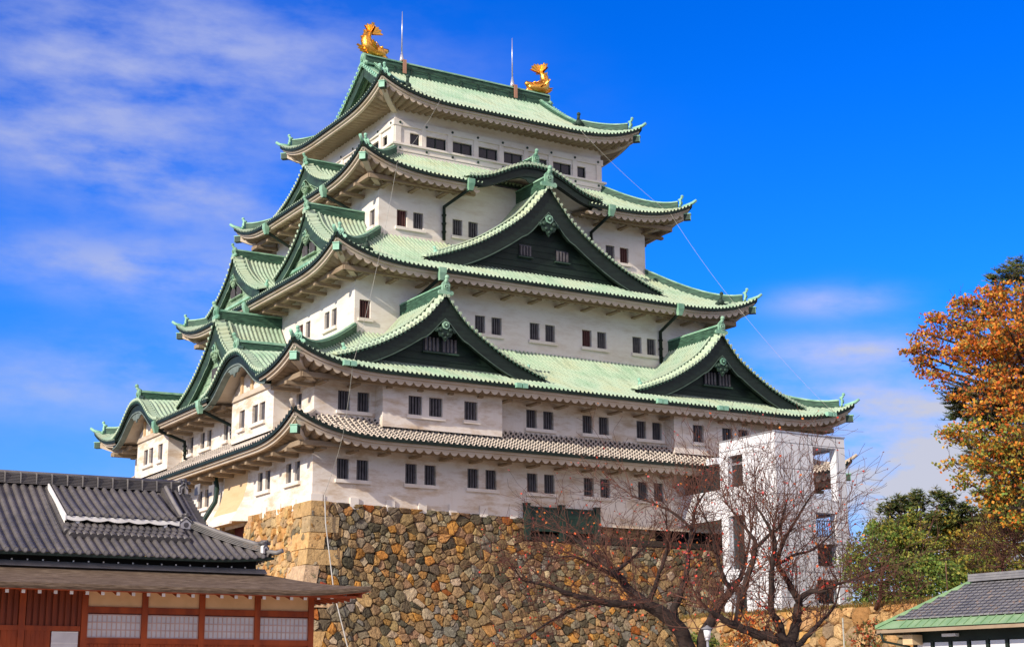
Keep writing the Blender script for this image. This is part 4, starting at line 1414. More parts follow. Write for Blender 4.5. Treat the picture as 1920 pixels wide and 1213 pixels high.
# corner blocks laid long and short in turn
mb = MB()
h = 0.0; i = 0
while h < 12:
    hh = rng.uniform(.85, 1.25) if i else .85
    hh = min(hh, 12.2 - h)
    lr = rng.uniform(1.5, 2.1) if i % 2 else rng.uniform(.75, 1.0)
    ll = rng.uniform(.8, 1.0) if i % 2 else rng.uniform(1.6, 2.2)
    c = tuple(x * 1.25 for x in pick(rng, [((.54, .37, .20), 3), ((.48, .31, .15), 3), ((.44, .34, .23), 1.5), ((.52, .29, .11), 1.5)]))
    ps = []
    for hz in (h + .02, h + hh - .02):
        b = batter(hz); o = .13
        x, y, z = -18.04 - b, -15.94 - b, .06 - hz
        ps.append([(x - o, y + ll, z), (x - o, y - o + .07, z), (x - o + .07, y - o, z), (x + lr, y - o, z), (x + lr, y + .3, z), (x + .3, y + ll, z)])
    top = [mb.vert(p) for p in ps[0]]; bot = [mb.vert(p) for p in ps[1]]
    # slightly dished faces
    for a in range(6):
        b_ = (a + 1) % 6
        mb.face((top[a], top[b_], bot[b_], bot[a]), 0, c)
    mb.face(top, 0, c); mb.face(bot[::-1], 0, c)
    h += hh; i += 1
mb.build('corner_stones', ['stone'], BASE)
# squared door jambs
for s0, s1 in ((-7.35, -6.4), (-2.7, -1.8)):
    mb = MB()
    h = .0
    while h < 4.3:
        hh = rng.uniform(.6, .85); c = pick(rng, [((.52, .38, .22), 3), ((.46, .33, .20), 2)])
        b0, b1 = batter(h), batter(h + hh)
        e = rng.uniform(-.12, .2)
        a = [(-18.14 - b0, s0 - (e if s0 < -7 else 0), .06 - h - .015), (-18.14 - b0, s1 + (e if s0 > -7 else 0), .06 - h - .015), (-18.14 - b1, s1 + (e if s0 > -7 else 0), .06 - h - hh + .015), (-18.14 - b1, s0 - (e if s0 < -7 else 0), .06 - h - hh + .015)]
        bb_ = [(-16.9, q[1], q[2]) for q in a]
        va = [mb.vert(q) for q in a]; vb = [mb.vert(q) for q in bb_]
        mb.face(va, 0, c)
        for x in range(4): mb.face((va[x], va[(x + 1) % 4], vb[(x + 1) % 4], vb[x]), 0, c)
        h += hh
    mb.build('door_jamb', ['stone'], BASE)
mb = MB(); mb.box(-17.35, -17.2, -6.4, -2.7, -4.4, .1, 0); mb.box(-17.5, -17.33, -6.0, -5.9, -4.3, -.1, 1)
mb.build('door', ['red_door', 'dark_void'], BASE)
# dark back of the notch, and green timber screen in front of it
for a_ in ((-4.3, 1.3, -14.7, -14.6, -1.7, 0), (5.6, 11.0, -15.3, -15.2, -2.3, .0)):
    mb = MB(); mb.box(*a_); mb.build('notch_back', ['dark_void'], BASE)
SCR = thing('timber_screen', 'dark green timber screen with three posts at the gap in the stone base', 'fence', (-1.6, -16, -1.5))
for x in (-4.22, -1.74, .82):
    m_ = MB(); m_.box(x - .17, x + .17, -16.25, -15.96, -1.5, .63); m_.box(x - .2, x + .2, -16.28, -15.93, .63, .68); m_.build('post', ['green_paint'], SCR)
m_ = MB()
for i in range(5): m_.box(-4.05, .65, -16.12 - .012 * (i % 2), -16.03, -.95 + i * .275, -.95 + i * .275 + .27)
m_.box(-4.05, .65, -16.18, -16.0, .42, .5)
m_.build('boards', ['green_paint'], SCR)

# lower terrace with its own wall
TZ = -5.95
simple('moss', (0.20, 0.13, 0.035), (0.11, 0.085, 0.03), 0.95, 1.2, bmp=0.6)
mb = MB()
mb.quad((6.25, -48, TZ), (120, -48, TZ), (120, -15, TZ), (6.25, -15, TZ))
mb.quad((6.25, -48, TZ), (6.25, -15, TZ), (5.0, -15, -12), (5.0, -48, -12))
struct(mb.build('terrace', ['moss']))
LOW = thing('terrace_wall', 'low wall of large rounded boulders under the mossy terrace behind the bare cherry trees', 'stone wall', (5.5, -32, -12))
def PT(s, h, o): return (6.2 - .17 * h - o, s, TZ + .02 - h)
rect = (-48.5, -16.5, 0, 6.1)
mb = MB(); stones(mb, PT, voronoi(scatter(rect, .26, 1.2, rng), rect), rng, STONE_SUNLIT, .05, .22)
mb.build('boulders', ['stone'], LOW)
def PT2(s, h, o): return (s, -48 - .17 * h - o, TZ + .02 - h)
rect = (5, 30, 0, 6.1)
mb = MB(); stones(mb, PT2, voronoi(scatter(rect, .7, 1.25, rng), rect), rng, STONE, .05, .22)
mb.build('boulders', ['stone'], LOW)
mb = MB()
mb.quad((5.2, -48, TZ), (120, -48, TZ), (120, -49, -12), (4.2, -49, -12))
mb.build('mortar_backing', ['mortar'], LOW)
# shaggy brown grass along the terrace edge
attrmat('grass_blade', 0.9, 0.3, 2.0, 0)
mb = MB()
for i in range(9000):
    y = rng.uniform(-48, -17); x = 6.05 + abs(rng.gauss(0, .5)); hgt = rng.uniform(.08, .34)
    a = rng.uniform(0, 2 * PI); dx, dy = math.cos(a) * .03, math.sin(a) * .03
    lx, ly = rng.uniform(-.18, .1), rng.uniform(-.1, .1)
    z = TZ - (.1 if x < 6.2 else 0)
    c = rng.choice([(.24, .15, .04), (.18, .13, .04), (.30, .17, .04), (.13, .13, .04)])
    mb.poly([(x - dx, y - dy, z), (x + dx, y + dy, z), (x + lx, y + ly, z + hgt)], 0, c)
o = mb.build('dry_grass', ['grass_blade']); tag(o, 'brown tufted grass along the edge of the terrace wall', 'grass'); o['kind'] = 'stuff'

# ================================================================== LIFT TOWER
m, nt, b = newmat('tower_panel', 0.42, 0.35)
v = objvec(nt)
f = noise(nt, v, .6, 4)
L(nt, ramp(nt, f, [(.35, (.76, .77, .79)), (.65, (.70, .71, .74))]), b.inputs['Base Color'])
simple('tower_seam', (.16, .16, .18), None, .7)
simple('glass_dark', (.015, .02, .022), (.03, .035, .035), .08, .4, spec=.6)
TW = thing('lift_tower', 'modern white panelled lift tower with a bridge standing beside the keep', 'tower', (10, -22, TZ))
x0, x1, y0, y1, zt = 7.5, 13.0, -25.06, -19.84, 4.66
mb = MB()
def W2(face_x, holes): pass
FT_S, FT_W = Face('S'), Face('W')
# left (sunlit) face at x=7.5 and right face at y=-25.06, with real openings
class Gen:
    k = 'G'
    def __init__(s, o, u, n): s.o, s.u, s.n = Vector(o), Vector(u), Vector(n)
    def P(s, a, q, z): return s.o + s.u * a + s.n * q + Vector((0, 0, z))
TL = Gen((7.5, 0, 0), (0, 1, 0), (-1, 0, 0)); TR = Gen((0, -25.06, 0), (1, 0, 0), (0, -1, 0))
lh = [(-22.02, -20.62, 1.78, 3.72), (-21.95, -20.5, -3.15, .06), (-21.95, -20.5, -5.9, -4.2)]
rh = [(10.42, 12.26, .8, 3.96), (10.42, 12.05, -1.4, 0.03), (10.42, 12.05, -3.12, -1.82), (10.3, 12.0, -5.3, -3.9)]
wall_sheet(mb, TL, 0, y0, y1, TZ - .3, zt, lh, .45)
wall_sheet(mb, TR, 0, x0, x1, TZ - .3, zt, rh, .55)
bh = [(10.9, 12.5, .6, 3.9), (10.9, 12.5, -1.4, 0.03)]
TB = Gen((0, y1, 0), (1, 0, 0), (0, 1, 0)); TE = Gen((13.0, 0, 0), (0, 1, 0), (1, 0, 0))
wall_sheet(mb, TB, 0, x0, x1, TZ - .3, zt, bh, .4)
wall_sheet(mb, TE, 0, y0, y1, TZ - .3, zt, [(-24.4, -20.6, .8, 3.96), (-24.4, -20.6, -1.4, 0.03)], .4)
mb.quad((x0, y0, zt - .02), (x1, y0, zt - .02), (x1, y1, zt - .02), (x0, y1, zt - .02))
mb.box(10.3, 10.42, y0 + .5, y1 - .4, TZ, zt - .3)                     # inner wall beside the open stair
for z in (.3, -1.7, -3.6): mb.box(10.42, 12.9, y0 + .3, y1 - .3, z - .12, z + .12)
mb.box(10.42, 12.9, y0 + .3, y1 - .3, 4.0, 4.3)
mb.build('walls', ['tower_panel'], TW)
mb = MB()
mb.box(x0 - .06, x1 + .06, y0 - .06, y1 + .06, zt, zt + .07, 0)
mb.build('roof_cap', ['steel'], TW)
sm = MB()
def seam_h(z, a=True, b=True):
    if a: sm.box(x0 - .006, x0, y0, y1, z - .018, z + .018)
    if b: sm.box(x0, x1, y0 - .006, y0, z - .018, z + .018)
def blocked(lst, c, z0, z1): return any(h[0] - .02 < c < h[1] + .02 and h[2] < z1 and h[3] > z0 for h in lst)
levels = [4.05, 2.52, 1.0, -.5, -2.0, -3.5, -5.0]
for z in levels:
    for lst, g, a, b_ in ((lh, 'L', y0, y1), (rh, 'R', x0, x1)):
        cuts_ = sorted([a] + [min(max(v_, a), b_) for h in lst if h[2] < z < h[3] for v_ in h[:2]] + [b_])
        for p, q in zip(cuts_[::2], cuts_[1::2]):
            if g == 'L': sm.box(x0 - .006, x0, p, q, z - .018, z + .018)
            else: sm.box(p, q, y0 - .006, y0, z - .018, z + .018)
zs = [zt] + levels + [TZ]
for zi in range(len(zs) - 1):
    za, zb_ = zs[zi + 1], zs[zi]
    for y in ([-24.35, -22.55, -22.1] if zi == 0 else [-24.35, -23.7, -23.1, -22.5]):
        if not blocked(lh, y, za, zb_): sm.box(x0 - .006, x0, y - .016, y + .016, za, zb_)
    for x in ([8.05, 10.05, 10.38, 12.3] if zi == 0 else [8.1, 8.75, 9.4, 10.1, 12.42]):
        if not blocked(rh, x, za, zb_): sm.box(x - .016, x + .016, y0 - .006, y0, za, zb_)
sm.build('panel_seams', ['tower_seam'], TW)
for i, h_ in enumerate(lh):
    m_ = MB()
    m_.box(x0 + .35, x0 + .38, h_[0], h_[1], h_[2], h_[3], 0)
    m_.box(x0 + .28, x0 + .40, h_[0], h_[0] + .05, h_[2], h_[3], 1); m_.box(x0 + .28, x0 + .40, h_[1] - .05, h_[1], h_[2], h_[3], 1)
    if i == 0: m_.box(x0 + .30, x0 + .36, h_[0], h_[1], h_[3] - .55, h_[3] - .42, 1)
    m_.build('window', ['glass_dark', 'steel'], TW)
for z0_, z1_ in ((-1.4, -.45), (-5.3, -4.3), (-3.12, -2.3)):
    m_ = MB()
    for i in range(9): m_.box(10.5 + i * .19, 10.53 + i * .19, y0 + .2, y0 + .23, z0_, z1_)
    m_.box(10.45, 12.1, y0 + .19, y0 + .24, z1_, z1_ + .05)
    m_.build('railing', ['board_black'], TW)
mb = MB()
mb.box(7.45, 7.7, -19.84, -15.75, .2, 1.75); mb.box(10.2, 10.45, -19.84, -15.75, .2, 1.75); mb.box(7.5, 10.4, -19.84, -15.75, -.05, .22)
mb.box(7.2, 10.7, -19.84, -18.9, 3.36, 3.75)
mb.build('bridge', ['tower_panel'], TW)
mb = MB(); mb.box(7.9, 10.1, -16.4, -15.85, .2, 3.3); mb.box(7.75, 7.79, -19.84, -15.95, 1.75, 3.3); mb.build('bridge_glazing', ['glass_dark'], TW)
simple('bark_stick', (.16, .085, .055), (.08, .045, .033), .9, 4, bmp=.4)  # brown bark of the stick on the terrace
# ================================================================== PALACE (left foreground)
simple('kawara', (.135, .122, .115), (.078, .073, .071), .45, 1.2, spec=.45, bmp=.1, bscale=20)
simple('kawara_light', (.23, .215, .20), (.16, .15, .145), .5, 2, spec=.4)
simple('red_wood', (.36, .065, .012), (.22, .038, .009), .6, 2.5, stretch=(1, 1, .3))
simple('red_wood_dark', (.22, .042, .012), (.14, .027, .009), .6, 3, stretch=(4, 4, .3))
simple('plaster_cream', (.74, .48, .26), (.66, .42, .22), .85, 2)
simple('paper', (.62, .60, .60), (.55, .53, .53), .8, 3)
simple('paper_bar', (.60, .42, .36), None, .8)
simple('white_end', (.85, .83, .78), None, .7)
m, nt, b = newmat('shingle', .9, .15)
v = objvec(nt, (2.2, 16, 34))
f = noise(nt, v, 1.0, 6, .65)
f2 = noise(nt, objvec(nt, (.5, .5, .5)), 1.3, 3)
c = ramp(nt, f, [(.34, (.05, .034, .023)), (.50, (.16, .115, .08)), (.66, (.30, .23, .165))])
L(nt, mixc(nt, M(nt, 'MULTIPLY', f2, .5), c, (.09, .06, .04)), b.inputs['Base Color'])
bump(nt, b, f, .8, .04)
PAL = thing('palace_hall', 'low timber palace hall with grey tiled roof and red-brown walls at the left', 'building', (-37, -40, -12))
YW = -43.5; XE = -30.1
posts = [-42.07, -40.08, -38.08, -36.08, -34.1, -32.1, -30.1]
zr = -12
def pbox(name, mat, *a):
    m_ = MB(); m_.box(*a); return m_.build(name, [mat], PAL)
for x in posts: pbox('post', 'red_wood', x - .10, x + .10, YW - .06, YW + .1, zr + .4, -6.6)
for z0_, z1_, p in ((-7.64, -7.44, .03), (-8.62, -8.44, .05), (-9.0, -8.9, .02)):
    pbox('beam', 'red_wood', -38.08, XE, YW - p, YW + .08, z0_, z1_)
pbox('beam', 'red_wood', -44, -38.2, YW - .04, YW + .08, -8.24, -8.08)
pbox('wall_plate', 'red_wood', -44, XE + .1, YW - .02, YW + .2, -6.95, -6.7)
mb = MB(); mb.quad((-44, YW + .06, zr), (XE, YW + .06, zr), (XE, YW + .06, -6.76), (-44, YW + .06, -6.76), 0)
mb.quad((XE + .05, YW, zr), (XE + .05, YW + 9, zr), (XE + .05, YW + 9, -6.8), (XE + .05, YW, -6.8), 0)
mb.quad((-44, YW + 9, zr), (XE, YW + 9, zr), (XE, YW + 9, -6.5), (-44, YW + 9, -6.5), 0)
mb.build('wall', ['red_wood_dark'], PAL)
for a, b_ in zip(posts[2:], posts[3:]):
    pbox('plaster_panel', 'plaster_cream', a + .1, b_ - .1, YW + .02, YW + .05, -7.44, -6.7)
    m_ = MB(); m_.box(a + .12, b_ - .12, YW + .03, YW + .05, -8.44, -7.68)
    o = m_.build('paper_window', ['paper'], PAL)
    m_ = MB()
    nx = 11
    for i in range(nx + 1):
        x = a + .12 + (b_ - a - .24) * i / nx; m_.box(x - .016, x + .016, YW + .012, YW + .028, -8.44, -7.68)
    for i in range(4):
        z = -8.42 + .72 * i / 3; m_.box(a + .12, b_ - .12, YW + .008, YW + .026, z - .016, z + .016)
    m_.build('lattice', ['paper_bar'], o)
    m_ = MB()
    for i in range(14):
        x = a + .1 + (b_ - a - .2) * i / 14; m_.box(x, x + .12, YW + .01, YW + .04, zr + .4, -8.62)
    m_.build('dado_boards', ['red_wood'], PAL)
m_ = MB()
for i in range(22):
    x = -42.6 + i * .205; m_.box(x, x + .13, YW + .0, YW + .05, -8.08, -6.8)
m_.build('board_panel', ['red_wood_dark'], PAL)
for a, b_ in ((-41.5, -40.75), (-40.7, -40.0), (-39.95, -39.15)):
    m_ = MB(); m_.box(a, b_, YW - .0, YW + .04, zr + .4, -8.24)
    for i in range(5): m_.box(a + .05 + i * .14, a + .07 + i * .14, YW - .012, YW, zr + .4, -8.24)
    m_.build('sliding_door', ['red_wood'], PAL)
m_ = MB(); m_.box(-39.1, -38.25, YW + .0, YW + .03, zr + .5, -8.27); o = m_.build('paper_door', ['paper'], PAL)
m_ = MB()
for z in (-8.27, -8.62, -8.98, -9.35): m_.box(-39.1, -38.25, YW - .01, YW + .0, z - .012, z + .012)
m_.build('door_rail', ['white_end'], o)
# shingle pent roof
mb = MB(); NX = 60
XT = -28.75; YE = -45.5
def sh_z(d, u):
    """d metres in from the eave, u metres in from the corner"""
    t = d / 2.75
    return -6.86 + .70 * (.85 * t + .15 * t * t) + .22 * max(0, 1 - u / 3.2) ** 2 * (1 - t)
def sh_side(P, length, nx):
    prev = None
    for i in range(nx + 1):
        u = length * (i / nx) ** 1.5
        dm = min(2.75, u) if u < 2.75 else 2.75
        ring = []
        for d, dz in ((.25, -.20), (.05, -.18), (.0, -.10), (.0, -.02)):
            ring.append(mb.vert(P(u, min(d, dm), sh_z(0, u) + dz)))
        for j in range(9):
            d = dm * j / 8
            ring.append(mb.vert(P(u, d, sh_z(d, u))))
        if prev:
            for j in range(len(ring) - 1): mb.face((prev[j], ring[j], ring[j + 1], prev[j + 1]), 1 if j < 1 else (2 if j < 3 else 0))
        prev = ring
sh_side(lambda u, d, z: (XT - u, YE + d, z), 16, 60)
sh_side(lambda u, d, z: (XT - d, YE + u, z), 14, 50)
mb.build('shingle_roof', ['shingle', 'red_wood', 'shingle'], PAL)
mb = MB(); ends = MB()
i = 0; x = -29.55
while x > -44:
    lf = .22 * max(0, 1 - (XT - x) / 3.2) ** 2
    mb.obox((x - .05, YE + .38, -7.16 + lf), (.10, 0, 0), (0, 2.0, .55), (0, 0, .12))
    ends.obox((x - .052, YE + .345, -7.165 + lf), (.104, 0, 0), (0, .035, .01), (0, 0, .125))
    x -= .497
mb.box(-44, -29.2, YE + .2, YE + .32, -7.06, -6.98)
yy = YE + .9
while yy < -34:
    mb.obox((XT - .38, yy - .05, -7.14), (-1.1, 0, .22), (0, .10, 0), (0, 0, .12)); ends.obox((XT - .345, yy - .052, -7.125), (-.035, 0, .01), (0, .104, 0), (0, 0, .125))
    yy += .497
mb.obox((XT - .25, YE + .25, -7.04), (-1.2, 1.2, .25), (.1, .1, 0), (0, 0, .14))
mb.build('rafters', ['red_wood'], PAL)
ends.build('rafter_ends', ['white_end'], PAL)
# soffit boards
mb = MB(); mb.quad((-44, YE + .3, -6.95), (XT - .3, YE + .3, -6.95), (XT - 1.5, YW + .1, -6.72), (-44, YW + .1, -6.72)); mb.quad((XT - .3, YE + .3, -6.95), (XT - .3, -34, -6.95), (XE, -34, -6.75), (XE, YW, -6.75))
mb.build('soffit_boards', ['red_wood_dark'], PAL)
# band between the two roofs
mb = MB()
mb.obox((-44, -43.05, -6.17), (12.4, 0, 0), (0, .3, .0), (0, 0, .03), 0)
mb.obox((-44, -43.06, -6.16), (12.4, 0, 0), (0, .22, .16), (0, 0, .02), 0)
mb.box(-44, -31.9, -42.75, -42.7, -6.2, -5.7, 1)
mb.build('flashing', ['kawara_light', 'dark_void'], PAL)
mb = MB()
for i in range(26): mb.box(-43.9 + i * .5, -43.86 + i * .5, -42.95, -42.9, -5.98, -5.93)
mb.build('rafter_ends', ['white_end'], PAL)
# tiled roof: hip-and-gable
YR, ZR, YEV, ZEV, XC = -38.6, -2.95, -43.3, -5.72, -31.45
RUNP = YR - YEV
def pz(d, u):
    t = min(max(d / RUNP, 0), 1)
    return ZEV + (ZR - ZEV) * (.78 * t + .22 * t * t) + .16 * max(0, 1 - u / 2.6) ** 2 * (1 - t)
mb = MB(); p = .292; XGP = -33.75
prof7 = [(-.5, 0), (-.32, -.012), (-.30, .0), (-.26, .055), (-.15, .095), (0, .108), (.15, .095), (.26, .055), (.30, 0), (.32, -.012)]
def tiles(mb, P, u0, n, dmax, dmin=lambda u: 0, seg=.27):
    prev = None
    for i in range(n):
        for o, h in prof7:
            u = u0 + (i + .5 + o) * p
            d0, d1 = dmin(u), dmax(u)
            if d1 < d0 + .05: prev = None; continue
            ns = max(1, int((d1 - d0) / seg)) ; col = []
            for j in range(ns + 1):
                d = d0 + (d1 - d0) * j / ns
                lap = .012
                if j > 0: col.append((d - .001, h - (0 if h > 0 else 0), u))
                if j < ns: col.append((d, h + lap, u))
            vs = [mb.vert(P(u_, d, pz(d, max(u_, 0)) + h_)) for d, h_, u_ in col]
            if prev and len(prev) == len(vs):
                for j in range(len(vs) - 1): mb.face((prev[j], vs[j], vs[j + 1], prev[j + 1]), 0, None, False)
            elif prev:
                k = min(len(prev), len(vs))
                for j in range(k - 1): mb.face((prev[j], vs[j], vs[j + 1], prev[j + 1]))
            prev = vs
XGU = XC - XGP
tiles(mb, lambda u, d, z: (XC - u, YEV + d, z), 0, 44, lambda u: RUNP if u > XGU - .55 else max(min(u, XGU), 0))
tiles(mb, lambda u, d, z: (XC - d, YEV + u, z), 0, 32, lambda u: min(u, XGU, 2 * RUNP - u))
mb.quad((-45, YR, ZR), (XGP + .3, YR, ZR), (XGP + .3, 2 * YR - YEV, ZEV), (-45, 2 * YR - YEV, ZEV))
for i in range(44):
    u = (i + .5) * p
    if u < .25: continue
    z = pz(0, u)
    mb.tube([(XC - u, YEV - .035, z + .035), (XC - u, YEV + .02, z + .035)], .088, 12, 0)
    mb.tube([(XC - u, YEV - .045, z + .035), (XC - u, YEV - .03, z + .035)], .06, 10, 1)
for i in range(2, 30):
    u = (i + .5) * p; mb.tube([(XC + .035, YEV + u, pz(0, u) + .035), (XC - .02, YEV + u, pz(0, u) + .035)], .088, 10, 0)
tl = mb.build('roof_tiles', ['kawara', 'kawara_light'], PAL)
mb = MB()
prev = None
for i in range(60):
    u = 13.5 * i / 59; z = pz(0, u)
    r = [mb.vert((XC - u, YEV - .01, z - .02)), mb.vert((XC - u, YEV - .0, z - .11)), mb.vert((XC - u, YEV + .4, z - .12))]
    if prev:
        for j in range(2): mb.face((prev[j], r[j], r[j + 1], prev[j + 1]))
    prev = r
mb.build('eave_board', ['board_black'], tl)
def noshi(mb, pts, wdt, layers, lh=.055, topr=.075):
    pts = [Vector(q) for q in pts]
    up = Vector((0, 0, 1))
    for l in range(layers):
        w_ = wdt * (1 - .32 * l / layers) / 2
        rings = []
        for k, q in enumerate(pts):
            d = pts[min(k + 1, len(pts) - 1)] - pts[max(k - 1, 0)]
            s_ = d.cross(up).normalized()
            b0 = q + up * (l * lh); b1 = q + up * (l * lh + lh * .78)
            rings.append([mb.vert(x) for x in (b0 - s_ * w_ * .88, b0 - s_ * w_ + up * .008, b1 - s_ * w_, b1 + s_ * w_, b0 + s_ * w_ + up * .008, b0 + s_ * w_ * .88)])
        for r0, r1 in zip(rings, rings[1:]):
            for j in range(5): mb.face((r0[j], r0[j + 1], r1[j + 1], r1[j]), 0)
        mb.face(rings[0]); mb.face(rings[-1][::-1])
    mb.tube([q + up * (layers * lh + .02) for q in pts], topr, 8, 1)
def oni(parent, p_, fwd, sc=1.0):
    """kiln-tile ridge end: gabled white-rimmed block with a round boss"""
    p_ = Vector(p_); f = Vector((fwd[0], fwd[1], 0)).normalized(); r = Vector((-f.y, f.x, 0)); z = Vector((0, 0, 1))
    m_ = MB()
    out = [(-.24, -.16), (-.24, .12), (0, .30), (.24, .12), (.24, -.16)]
    a = [m_.vert(p_ + r * x * sc + z * y * sc) for x, y in out]; b_ = [m_.vert(p_ + r * x * sc + z * y * sc + f * .12 * sc) for x, y in out]
    m_.face(b_, 0); m_.face(a[::-1], 0)
    for i in range(5): m_.face((a[i], a[(i + 1) % 5], b_[(i + 1) % 5], b_[i]), 0)
    m_.tube([p_ + f * .12 * sc - z * .02, p_ + f * .15 * sc - z * .02], .10 * sc, 12, 1)
    for i in (-1, 0, 1): m_.tube([p_ + z * (.36 - .08 * abs(i)) * sc + r * .2 * i * sc - f * .1, p_ + z * (.36 - .08 * abs(i)) * sc + r * .2 * i * sc + f * .2 * sc], .07 * sc, 9, 1)
    for i in (-1, 1): m_.obox(p_ + f * .125 * sc + z * .22 * sc - z * .02, r * i * .24 * sc - z * .17 * sc, f * .02, z * .05, 1)
    return m_.build('ridge_end_tile', ['white_end', 'kawara'], parent)
mb = MB(); noshi(mb, [(-45, YR, ZR - .02), (-40, YR, ZR - .03), (XGP + .35, YR, ZR + .0)], .5, 7)
for i in range(24): mb.box(-44.8 + i * .55, -44.77 + i * .55, YR - .27, YR + .27, ZR - .02, ZR + .38, 1)
mr_ = mb.build('main_ridge', ['kawara', 'kawara_light'], PAL)
oni(mr_, (XGP + .42, YR - .02, ZR + .10), (.55, -1), 1.05)
xr = XGP - .25
pts = [(xr, YR - d, pz(RUNP - d, 9) + .05) for d in [.25 + (RUNP - XGU - .2) * i / 10 for i in range(11)]]
mb = MB(); noshi(mb, pts, .40, 5)
d_ = mb.build('descending_ridge', ['kawara', 'kawara_light'], PAL)
oni(d_, (pts[-1][0], pts[-1][1] - .05, pts[-1][2] + .12), (.2, -1), .95)
pts = [(XC - w_, YEV + w_, pz(w_, w_) + .05) for w_ in [.32 + (XGU - .2) * i / 8 for i in range(9)]]
mb = MB(); noshi(mb, pts, .36, 4)
d_ = mb.build('hip_ridge', ['kawara', 'kawara_light'], PAL)
oni(d_, (pts[0][0] + .02, pts[0][1] - .04, pts[0][2] + .08), (.75, -1), .8)
mb = MB(); mb.tube([(XC - .3, YEV + .3, pz(.3, .3) + .09), (XC + .06, YEV - .06, pz(0, 0) + .12), (XC + .22, YEV - .22, pz(0, 0) + .2)], .085, 8); mb.build('corner_tile', ['kawara_light'], PAL)
# gable verge on the right end
mb = MB()
for i in range(12):
    d = XGU + (RUNP - XGU) * i / 12
    mb.obox((XGP + .12, YEV + d, pz(d, 9) + .03), (.62, 0, -.03), (0, .26, .0), (0, 0, .10))
mb.tube([(XGP + .15, YEV + XGU + (RUNP - XGU) * i / 8, pz(XGU + (RUNP - XGU) * i / 8, 9) + .14) for i in range(9)], .09, 8)
mb.build('verge_tiles', ['kawara'], PAL)
mb = MB(); mb.poly([(XGP + .1, YEV + XGU, pz(XGU, 9)), (XGP + .1, YR, ZR), (XGP + .1, 2 * YR - YEV - XGU, pz(XGU, 9))]); mb.build('gable_wall', ['white_end'], PAL)
# raised smoke-vent dormer on the slope
XD0, XD1 = -38.3, -34.35
d0_, d1_ = 1.85, RUNP - .35
def dz(d): return pz(d, 9) + .50 - .36 * ((d - d0_) / (d1_ - d0_))
mb = MB(); n_ = int((XD1 - XD0) / p); prev = None
for i in range(n_):
    for o, h in prof7:
        x = XD0 + (i + .5 + o) * (XD1 - XD0) / n_
        vs = []
        ns = 9
        for j in range(ns + 1):
            d = d0_ + (d1_ - d0_) * j / ns
            if j: vs.append(mb.vert((x, YEV + d - .001, dz(d) + h)))
            if j < ns: vs.append(mb.vert((x, YEV + d, dz(d) + h + .012)))
        if prev:
            for j in range(len(vs) - 1): mb.face((prev[j], vs[j], vs[j + 1], prev[j + 1]))
        prev = vs
for i in range(n_):
    x = XD0 + (i + .5) * (XD1 - XD0) / n_
    mb.tube([(x, YEV + d0_ - .035, dz(d0_) + .035), (x, YEV + d0_ + .02, dz(d0_) + .035)], .092, 12, 0)
    mb.tube([(x, YEV + d0_ - .045, dz(d0_) + .035), (x, YEV + d0_ - .03, dz(d0_) + .035)], .06, 10, 1)
do = mb.build('dormer_roof', ['kawara', 'kawara_light'], PAL)
mb = MB()
m_ = 60
prev = None
for i in range(m_ + 1):
    x = XD0 - .02 + (XD1 - XD0 + .06) * i / m_
    f_ = abs(math.sin(PI * i / m_ * 5.5)) ** .8
    r = [mb.vert((x, YEV + d0_ - .01, dz(d0_) - .03)), mb.vert((x, YEV + d0_ - .01, dz(d0_) - .13 - .07 * f_)), mb.vert((x, YEV + d0_ + .15, dz(d0_) - .13 - .07 * f_))]
    if prev:
        for j in range(2): mb.face((prev[j], r[j], r[j + 1], prev[j + 1]))
    prev = r
# verge board on the left edge
mb.obox((XD0 - .06, YEV + d0_ - .02, dz(d0_) - .2), (.05, 0, 0), (0, d1_ - d0_, dz(d1_) - dz(d0_) + .12), (0, 0, .2))
mb.build('dormer_fascia', ['white_end'], do)
mb = MB()
mb.quad((XD0 + .1, YEV + d0_ + .75, pz(d0_ + .75, 9) - .1), (XD1, YEV + d0_ + .75, pz(d0_ + .75, 9) - .1), (XD1, YEV + d0_ + .75, dz(d0_ + .75)), (XD0 + .1, YEV + d0_ + .75, dz(d0_ + .75)), 0)
mb.quad((XD0 + .05, YEV + d0_ + .2, dz(d0_ + .2) - .06), (XD1, YEV + d0_ + .2, dz(d0_ + .2) - .06), (XD1, YEV + d1_, dz(d1_) - .06), (XD0 + .05, YEV + d1_, dz(d1_) - .06), 0)
mb.quad((XD0, YEV + d0_ + .2, pz(d0_ + .2, 9)), (XD0, YEV + d0_ + .2, dz(d0_ + .2)), (XD0, YEV + d1_, dz(d1_)), (XD0, YEV + d1_, pz(d1_, 9)), 1)
for x in (XD0 + .35, XD1 - .5): mb.box(x, x + .12, YEV + d0_ + .05, YEV + d0_ + .8, dz(d0_) - .28, dz(d0_) - .12, 1)
mb.build('dormer_frame', ['dark_void', 'white_end'], do)
# flat scale tiles below the vent
mb = MB()
for r_ in range(3):
    for i in range(18):
        x = -38.35 + i * .235 + (.0 if r_ % 2 else .1); d = 1.15 + r_ * .24
        mb.tube([(x, YEV + d - .02, pz(d, 9) + .10 + .0), (x, YEV + d + .3, pz(d + .3, 9) + .10)], .13, 8)
mb.build('scale_tiles', ['kawara'], PAL)
